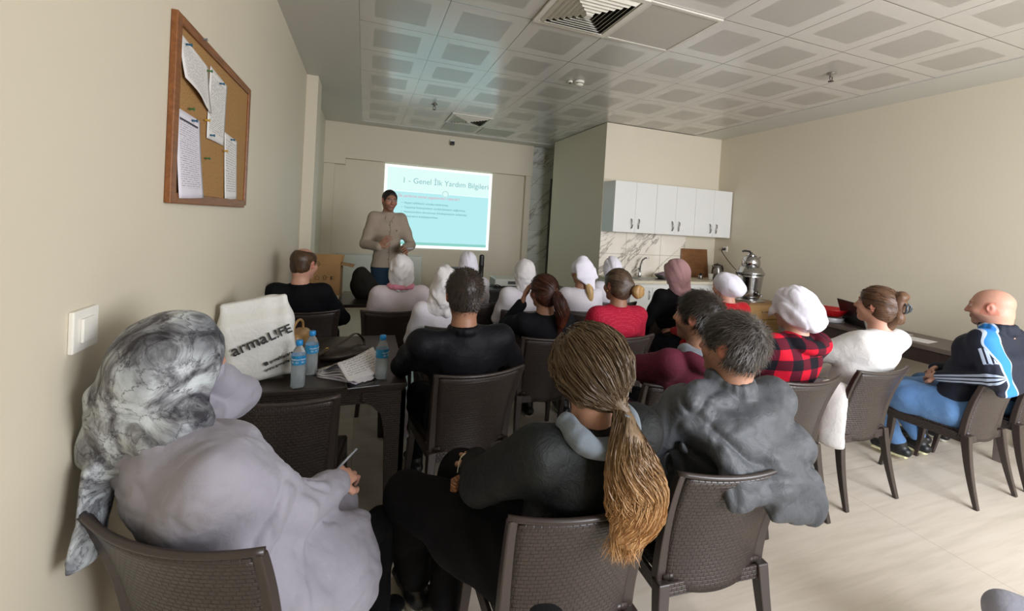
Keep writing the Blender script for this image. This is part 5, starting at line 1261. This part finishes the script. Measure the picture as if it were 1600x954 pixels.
person('woman in dusty pink headscarf and black top in front of the counter', dict(seat=(3.04, 3.84, 0), head=(2.97, 3.50, 1.195), hyaw=2, g=1.08, sw=.165, fat=1.1, h=.010, skin='light', trousers=NAVYT, top=BLK2, noeye=True, headwear=veil(PNK, bun=.05, seed=41, wr=.004, pad=.022, extra=(tailp,))))
def turban(s, S, p, R): s.ell(p(0, -.085, .005), (.088, .075, .075), R, .05); s.ell(p(.0, -.14, -.03), (.060, .045, .05), R, .05)
person('woman in red top with white turban-like headscarf, seen from the side', dict(seat=(3.02, 3.18, 0), head=(3.04, 2.94, 1.155), hyaw=10, hpitch=-6, g=1.0, h=.009, hb=.007, skin='rosy', trousers=NAVYT, top=fabric('red_top', 'b3121e', .8), headwear=veil(WS2, bun=0, drop=0, seed=42, wr=.005, pad=.014, extra=(turban,), fr=(16, 34))))
# man in black, centre -------------------------------------------------
def yoke(V): return V[:, 2]
person('man with short dark hair in a black jacket beside the bottle table', dict(seat=(.555, 2.335, 8), head=(.505, 2.145, 1.215), hyaw=-6, hpitch=-4, g=1.10, sw=.19, fat=1.10, h=.008, hb=.006, skin='tan', trousers=BLK2, top=fabric('jacket_black', '101015', .55, 500, .3, .15), topname='jacket', noeye=True, collar=.018, wr=.007,
       EL=(.23, 2.36, .80), WrL=(.30, 2.62, .77), ER=(.86, 2.30, .80), WrR=(.78, 2.55, .72), headwear=hair_short(m_hair('dark_grey_brown', '100d0b', '3a2e25'), .012, nape=-.112, seed=12, messy=.002, strand_len=.014)))
sc_ = tag(SDF().chain([(.20, 2.44, .70), (.215, 2.42, .60), (.25, 2.40, .50), (.275, 2.39, .40)], [.03, .035, .03, .012], .02).wrinkle(folds(.008, 5, (40, 80), 2)).mesh('white_cloth', .006, WS2, None), 'white cloth hanging between the bottle table and the man in black', 'cloth')
# man in maroon hoodie --------------------------------------------------
MAR = fabric('hoodie_maroon', '5b1f30', .85, 500, .3, .15); 
def g_hood(root, S, o):
    hair_short(m_hair('black_brown', '100d0b', '352a20'), .014, nape=-.085, seed=14, messy=.004, strand_len=.026)(root, S, o)
    N, tr, tf = S['N'], S['tr'], S['tf']; s = SDF(); pts = [N+tr*math.cos(a)*.100-tf*(.025+math.sin(a)*.075)+np.array([0, 0, .005-.02*max(0, math.sin(a))]) for a in np.linspace(-.7, math.pi+.7, 13)]
    s.chain(pts, [.02]+[.030]*11+[.02], .02); s.wrinkle(folds(.004, 4, (30, 60), 4)); s.mesh('hood_lining', .007, fabric('hood_grey', '7b828a', .85), root)
person('dark-haired man in a maroon hoodie, seen from behind left', dict(seat=(1.60, 2.01, 0), head=(1.60, 1.70, 1.182), hyaw=24, hpitch=3, g=1.07, sw=.175, fat=1.05, h=.008, hb=.0055, skin='mid', stubble=.55, trousers=NAVYT, top=MAR, topname='hoodie', hood=1.0, wr=.008, headwear=g_hood,
       EL=(1.36, 1.98, .84), WrL=(1.42, 2.26, .70), ER=(1.86, 1.85, .78), WrR=(1.72, 2.22, .68)))
# man in grey jacket ------------------------------------------------------
GJ = fabric('jacket_grey_nylon', '4b4e52', .55, 300, .35, .14, spec=.4)
def jacket_drape(s, S):
    N = S['N']; 
    s.ecap(N+np.array([-.02, -.10, -.09]), N+np.array([.02, -.16, -.27]), (.17, .045), (.20, .05), (1, 0, 0), .06)
    s.ecap(N+np.array([.13, -.10, -.20]), N+np.array([.20, -.10, -.36]), (.08, .06), (.10, .045), (1, 0, 0), .05)
    s.ecap(N+np.array([.02, -.195, -.30]), N+np.array([.22, -.165, -.37]), (.075, .030), (.065, .034), (0, 0, 1), .06); s.ecap(N+np.array([.20, -.16, -.33]), N+np.array([.27, -.07, -.30]), (.075, .034), (.07, .03), (0, 0, 1), .05); s.cap((1.33, 1.04, .865), (1.50, 1.065, .862), .040, .042, .05)
person('man with greying hair in a grey nylon jacket, near right of the ponytail', dict(seat=(1.225, 1.33, 0), head=(1.318, 1.225, 1.185), hyaw=18, hpitch=2, g=1.03, hs=1.0, sw=.185, fat=1.0, h=.0065, hb=.0055, skin='mid', stubble=.3, trousers=fabric('trousers_slate', '4a515c', .8), top=GJ, topname='jacket', wr=.010, wf=(16, 40), wsharp=True, collar=.034, loose=.014, sleeve=1.35,
       noff=(-.01, .0, .01), EL=(.99, 1.33, .80), WrL=(1.02, 1.62, .74), ER=(1.52, 1.36, .80), WrR=(1.40, 1.62, .68), top_extra=(jacket_drape,), headwear=hair_short(H_GR, .016, nape=-.085, seed=16, messy=.005, strand_len=.03, h=.005)))
# woman in plaid -----------------------------------------------------------
def plaid():
    t = NT('buffalo_plaid'); sp = t.n('ShaderNodeSeparateXYZ', i0=t.coord(rot=(R_(6), R_(4), R_(0))))
    def st(ax, sc, off): return t.math('GREATER_THAN', t.math('FRACT', t.math('ADD', t.math('MULTIPLY', sp.outputs[ax], sc), off)), .5)
    a = t.math('ADD', t.math('ADD', st(0, 8.2, .1), st(2, 8.2, .3)), 0.)
    c = t.ramp(t.math('DIVIDE', a, 2.), [(0, lin('c3142c')), (.4, lin('541222')), (.8, lin('15131a'))]); t.t.nodes[-1]
    for nd in t.t.nodes:
        if nd.type == 'VALTORGB': nd.color_ramp.interpolation = 'CONSTANT'
    t.base(c, .85, 0, .2); n = t.noise(t.coord(), 25, 4); t.bump(n.outputs[0], .3, .01); return t.m
def shawl5(s, S, p, R): s.ell(p(0, -.075, -.01), (.095, .09, .095), R, .04); s.ell(p(0, -.13, -.045), (.07, .05, .06), R, .05); s.cap(p(-.03, .05, .10), p(-.06, .09, -.04), .022, .018, .04); s.cap(p(.03, .05, .10), p(.06, .09, -.04), .022, .018, .04)
person('woman in red and black checked shirt with a white headscarf', dict(seat=(2.34, 1.91, 0), head=(2.44, 1.84, 1.185), hyaw=2, hpitch=-4, g=1.0, sw=.175, fat=1.14, h=.0075, skin='light', trousers=NAVYT, top=plaid(), hood=.95, wr=.006, noeye=True,
       EL=(2.08, 1.95, .80), ER=(2.66, 1.93, .80), headwear=veil(WS2, bun=0, drop=0, seed=51, wr=.006, pad=.020, extra=(shawl5,), h=.006)))
# woman in white sweater ------------------------------------------------------
def clip6(root, p, R, g):
    dk = plain('clip_dark', '3f464c', .3)
    for s_ in (-1, 1):
        MB().tube([p(s_*.012, -.125, .06), p(s_*.028, -.150, .045), p(s_*.030, -.152, .01), p(s_*.012, -.135, -.01)], [.006, .007, .006, .004], 8).build('hair_clip', dk, root)
    MB().tube([np.array(p(0, -.150, .028))+R@np.array([.014*math.cos(a), -.012, .011*math.sin(a)]) for a in np.linspace(0, 6.28, 13)], .004, 6).build('clip_ring', dk, root)
WSW = fabric('sweater_white', 'dedcd8', .85, 400, .3, .05)
hd6 = np.array([3.165, 1.82, 1.205])
def updo(s_unused=None): pass
def hair6(root, S, o):
    hair_long(H_CL, tie=(0, -.105, .02), t=.014, nrib=900, seed=8, clip=clip6, bangs=.075)(root, S, o)
    H, R, g = S['H'], S['HR'], S['g']; p = lambda x, y, z: H+R@np.array([x, y, z])*g
    s = SDF(); s.ecap(p(0, -.10, .075), p(0, -.115, -.05), (.045, .040), (.036, .032), R[:, 0], .02); s.ell(p(0, -.085, -.085), (.038, .028, .05), R, .03); s.ell(p(.01, -.115, .095), (.035, .03, .028), R, .02); s.wrinkle(folds(.004, 5, (60, 120), 5)); s.mesh('hair_twist', .006, H_CL, root, {'strand': strand_attr(H, R, (0, -.1, -.3))})
def hem6(root=None): pass
person('brown-haired woman with a hair clip in a white sweater, in profile', dict(seat=(3.03, 1.96, 2), head=hd6, hyaw=12, hpitch=6, g=1.03, sw=.165, fat=1.12, h=.0075, hb=.005, skin='rosy', trousers=fabric('trousers_white', 'cfcdd6', .8), top=WSW, topname='sweater', wr=.006, bust=1, drop=.01, lips=(180, 110, 104),
       EL=(2.86, 2.06, .82), ER=(3.40, 1.92, .80), hem=[((2.80, 1.90, .56), (2.76, 1.92, .36), .045, .03), ((2.80, 2.1, .55), (2.78, 2.12, .38), .04, .03)], top_extra=(lambda s, S: s.ecap((2.79, 1.80, .72), (2.735, 1.76, .38), (.032, .075), (.020, .065), (1, .5, 0), .04),), noff=(0, -.02, 0), headwear=hair6))
# bald man in track jacket --------------------------------------------------
def m_track():
    t = NT('track_jacket'); a = t.n('ShaderNodeAttribute', attribute_name='marks'); sp = t.n('ShaderNodeSeparateXYZ', i0=a.outputs['Vector'])
    st = None
    for c in (-.021, 0., .021):
        k = t.math('LESS_THAN', t.math('ABSOLUTE', t.math('SUBTRACT', sp.outputs[0], c)), .0066); st = k if st is None else t.math('MAXIMUM', st, k)
    bd = t.math('ABSOLUTE', sp.outputs[1]); blue = t.math('LESS_THAN', bd, .040); wh = t.math('LESS_THAN', bd, .051)
    c = t.mix(st, lin('1c2130'), lin('b4c4dc')); c = t.mix(wh, c, lin('aebccc')); c = t.mix(blue, c, lin('2f7fcb'))
    n = t.noise(t.coord(), 30, 4); t.base(c, .7, 0, .3); t.bump(n.outputs[0], .3, .01); return t.m
def track_attrs(S):
    def seg(V, a, b):
        d = b-a; t = np.clip((V-a)@d/(d@d), 0, 1); return np.linalg.norm(V-(a+t[:, None]*d), axis=1), t
    def fn(V):
        out = np.full((len(V), 3), 9., np.float32)
        for k, sd in (('L', -1), ('R', 1)):
            a, e, w = S['S'+k], S['E'+k], S['Wr'+k]
            for (p, q, r) in ((a, e, .058), (e, w, .048)):
                d, t = seg(V, p, q); ax = nrm(q-p); ref = nrm(S['tr']*sd+S['tf']*-.35); ref = nrm(ref-ax*(ref@ax)); side = np.cross(ax, ref)
                rel = V-p; x = rel@ref; y = rel@side; c = np.arctan2(y, x)*r
                m = (d < .10) & ((t > .25) | (r < .05)); m &= (x > 0)
                out[m, 0] = c[m]
        N, SL, EL, tr, tf = S['N'], S['SL'], S['EL'], S['tr'], S['tf']; z1 = np.array([0, 0, 1.])
        pts = [N-tr*.05+tf*.075-z1*.05, N-tr*.085+tf*.02+z1*.0, SL+z1*.060+tr*.02, SL-tr*.045-tf*.055+z1*.0, (SL+EL)/2-tf*.080-tr*.01, EL-tf*.075+tr*.01+z1*.02, EL-tf*.05+tr*.10-z1*.12]
        dm = np.full(len(V), 9.)
        for a, b in zip(pts[:-1], pts[1:]): dm = np.minimum(dm, seg(V, a, b)[0])
        out[:, 1] = dm; out[dm < .05, 0] = 9.
        return out
    return {'marks': fn}
def drape7(s, S):
    s.ecap((3.84, 1.445, .93), (3.86, 1.43, .76), (.19, .04), (.20, .035), (1, 0, 0), .06)
person('bald man in navy track jacket with blue band and white stripes, hands clasped', dict(seat=(3.88, 1.755, 4), head=(3.87, 1.575, 1.235), hyaw=14, hpitch=-4, hs=1.0, g=1.03, jaw=1.05, nfat=.010, sw=.185, fat=1.22, h=.0065, hb=.0045, skin='rosy', stubble=.45, baldtint=.12, trousers=JEAN, tsl=1.15, twr=.007, top=m_track(), topname='track_jacket', attrs=track_attrs, collar=.030, wr=.005, loose=.008,
       noff=(0, 0, .015), top_extra=(drape7,), EL=(3.655, 1.44, .84), WrL=(3.745, 1.735, .735), ER=(4.13, 1.62, .80), WrR=(3.95, 1.86, .735), handL=dict(d=(.55, .75, -.15), pn=(.3, -.5, -.8), curl=.55), handR=dict(d=(-.95, -.15, -.15), pn=(.1, -.8, -.5), curl=.55),
       KL=(3.73, 2.16, .50), KR=(4.03, 2.18, .50), AL=(3.88, 2.02, .125), AR=(4.12, 2.02, .125), TL=(-.25, 1, 0), TR=(-.1, 1, 0), brow=(120, 85, 65), shoem=plain('sneaker_black', '15181a', .4), solem=plain('sneaker_sole', 'cfc99f', .5)))
person('partly visible person in dark jacket and blue jeans at the right edge', dict(seat=(4.52, 1.76, 0), head=(4.62, 1.50, 1.2), hyaw=0, g=1.0, fat=1.1, h=.010, trousers=fabric('jeans_mid', '3f5f80', .85, 900, .3, .2), top=BLK, headwear=hair_short(H_DK, strands=False)))
# empty-sided knee at the bottom right corner
person('partly visible seated person, only a pale grey trouser knee in the bottom right corner', dict(seat=(2.34, .34, 12), head=(2.55, .02, 1.2), hyaw=0, g=1.0, h=.010, trousers=fabric('trousers_pale_grey', 'a9abb8', .85), top=BLK, KL=(2.01, .71, .44), AL=(2.09, .76, .10), KR=(2.52, .70, .46), AR=(2.54, .78, .10), WrL=(2.46, .25, .60), WrR=(2.6, .3, .6), EL=(2.5, .1, .8), headwear=hair_short(H_DK, strands=False)))
bc_ = chair(2.36, .34, 12, 'brown woven chair under the pale grey trousers, bottom right corner')
# foreground woman with ponytail -------------------------------------------------
BJ = fabric('jacket_black_padded', '141716', .6, 300, .5, .2, spec=.4)
hd2 = np.array([.655, 1.125, 1.175])
def grey_hood(root, S, o):
    tl = dict(pts=[hd2+np.array(q) for q in ((.042, -.160, -.135), (.045, -.185, -.20), (.058, -.195, -.27), (.062, -.195, -.335), (.045, -.185, -.395))], r=[.024, .048, .070, .082, .076, .052], flat=.5)
    hair_long(H_LB, tie=(.035, -.115, -.085), t=.014, nrib=3500, seed=5, h=.005, bangs=.07, tail=tl, tailrib=5000, band=plain('band_grey', '555a60', .6))(root, S, o)
    N, tr, tf = S['N'], S['tr'], S['tf']; s = SDF(); pts = [N+tr*math.cos(a)*.105-tf*(.03+math.sin(a)*.07)+np.array([0, 0, .018-.045*max(0, math.sin(a))]) for a in np.linspace(-.6, math.pi+.6, 13)]
    s.chain(pts, [.018]+[.025]*11+[.018], .02); s.wrinkle(folds(.006, 4, (50, 90), 4)); s.mesh('hood', .006, fabric('hood_grey2', '6c757c', .85), root)
def puffs(s, S):
    for k in 'LR':
        for t in (.18, .5, .82): q = S['S'+k]*(1-t)+S['E'+k]*t; s.ell(q, (.066, .066, .066), None, .03)
person('woman with long light brown ponytail in a black padded jacket, foreground centre', dict(seat=(.63, 1.28, 14), turn=10, head=hd2, hyaw=9, hpitch=-3, g=1.0, sw=.185, fat=1.05, h=.006, hb=.006, skin='mid', noeye=True, trousers=BLK2, tsl=1.35, twr=.010, top=BJ, topname='jacket', wr=.006, loose=.014, sleeve=1.3, top_extra=(puffs,),
       EL=(.385, 1.28, .78), WrL=(.44, 1.52, .70), ER=(.90, 1.24, .80), WrR=(.72, 1.50, .72), KL=(.20, 1.60, .57), AL=(.27, 1.74, .12), TL=(-.3, .9, 0), KR=(.42, 1.68, .58), AR=(.36, 1.60, .11), TR=(-.3, .9, 0), headwear=grey_hood))
pb = empty('wicker_purse', (.375, 1.475, .635), R_(20), 'small tan woven purse with cream strap on the lap of the ponytail woman', 'purse')
wv = m_weave('purse_weave', '9a6a45', .6, 70, 90, 1.)
o_ = MB().sheet(lambda u, v: (-.055+.11*u, -.03+.008*math.sin(3*u), .0+.07*v), 8, 6, .03).build('purse_body', wv, pb, bevel=.004); uv_planar(o_, lambda c: (c.x, c.z))
MB().tube(spline([(.04, -.02, .06), (.05, 0, .10), (.035, .02, .115), (.01, .03, .10), (.0, .03, .05)]), .004, 6, .6).build('strap', plain('cream_strap', 'cfc6ae', .6), pb)
# foreground woman in grey with patterned scarf --------------------------------------
def m_floral():
    t = NT('marbled_scarf'); co = t.coord(); n1 = t.noise(co, 7, 6, .65, 2.2); n2 = t.noise(co, 4.5, 3, .5, .6)
    vo = t.n('ShaderNodeTexVoronoi', feature='DISTANCE_TO_EDGE'); w = t.n('ShaderNodeVectorMath', operation='ADD'); t.put(w.inputs[0], co)
    sc = t.n('ShaderNodeVectorMath', operation='SCALE'); t.put(sc.inputs[0], n1.outputs['Color']); sc.inputs['Scale'].default_value = .12; t.put(w.inputs[1], sc); t.put(vo.inputs['Vector'], w); vo.inputs['Scale'].default_value = 13
    base = t.ramp(n1.outputs[0], [(.36, lin('3d3c42')), (.47, lin('85878a')), (.56, lin('b3b9bb')), (.7, lin('c4cacb'))])
    line = t.ramp(vo.outputs['Distance'], [(.0, (.09, .085, .10)), (.035, (1, 1, 1))])
    blot = t.ramp(n2.outputs[0], [(.40, (.22, .21, .24)), (.52, (1, 1, 1))])
    m1 = t.n('ShaderNodeMix', data_type='RGBA', blend_type='MULTIPLY'); m1.inputs[0].default_value = .8; t.put(m1.inputs[6], base); t.put(m1.inputs[7], line)
    m2 = t.n('ShaderNodeMix', data_type='RGBA', blend_type='MULTIPLY'); m2.inputs[0].default_value = .75; t.put(m2.inputs[6], m1.outputs[2]); t.put(m2.inputs[7], blot)
    t.base(m2.outputs[2], .45, 0, .4); t.bump(t.noise(co, 18, 4, .6, 1).outputs[0], .35, .012); return t.m
LG = fabric('tunic_lilac_grey', '8e8b95', .75, 500, .22, .06, '96939c')
hd1 = np.array([-.455, 1.375, 1.165])
def scarf1(s, S, p, R):
    s.ell(p(0, -.055, .015), (.112, .115, .108), R, .03); s.ell(p(0, -.10, -.03), (.08, .06, .075), R, .04)
    s.cap(p(0, -.03, -.06), S['N']+np.array([0, 0, .02]), .085, .085, .04)
    s.ecap(p(-.06, -.11, -.075), (-.585, 1.335, .93), (.055, .03), (.060, .020), (1, -.6, 0), .04)
    s.ecap((-.585, 1.335, .93), (-.600, 1.285, .72), (.060, .020), (.050, .015), (.3, 1, 0), .03)
    s.ecap(p(-.08, -.07, -.07), (-.615, 1.40, .95), (.045, .03), (.03, .02), (.5, 1, 0), .04)
f1 = np.array([math.sin(R_(40)), math.cos(R_(40)), 0])
person('woman in a lilac-grey tunic and grey patterned headscarf, foreground left', dict(seat=(-.26, 1.40, -40), turn=-42, head=hd1, hyaw=-26, hpitch=-14, hroll=-6, g=1.02, sw=.175, fat=1.30, h=.0065, hb=.007, skin='rosy', noeye=True, trousers=BLK2, tsl=.76, top=LG, topname='tunic', wr=.007, wf=(18, 36), wsharp=True, loose=.012, sleeve=1.35, bust=1,
       noff=(.035, -.01, -.01), ER=(-.15, 1.36, .73), WrR=(-.055, 1.51, .695), handR=dict(d=(.4, .8, -.1), pn=(-.4, .1, -.8), curl=.7), EL=(-.385, 1.70, .945), WrL=(-.435, 1.555, 1.09), handL=dict(d=(-.1, -.6, .7), pn=(.1, -.8, -.5), curl=.4),
       KR=(.105, 1.60, .475), AR=(.11, 1.62, .10), KL=(-.03, 1.72, .50), AL=(-.02, 1.74, .10), TR=(.6, .8, 0), TL=(.6, .8, 0),
       hem=[((-.20, 1.36, .56), (.0, 1.52, .505), .12, .088), ((-.28, 1.50, .55), (-.06, 1.66, .52), .11, .085), ((-.14, 1.28, .50), (-.05, 1.38, .34), .10, .085), ((-.02, 1.43, .47), (.025, 1.49, .34), .085, .065), ((-.10, 1.34, .48), (.02, 1.45, .38), .09, .08), ((-.10, 1.40, .50), (.015, 1.48, .43), .105, .095)],
       headwear=veil(m_floral(), bun=0, drop=0, pad=.022, wr=.006, seed=61, extra=(scarf1,), h=.0055, fr=(14, 30))))
pn_ = tag(MB().tube([(-.045, 1.555, .725), (.015, 1.60, .765)], .004, 8).build('pen', plain('pen_grey', '8f9498', .3)), 'thin grey pen in the hand of the woman in the patterned scarf', 'pen')
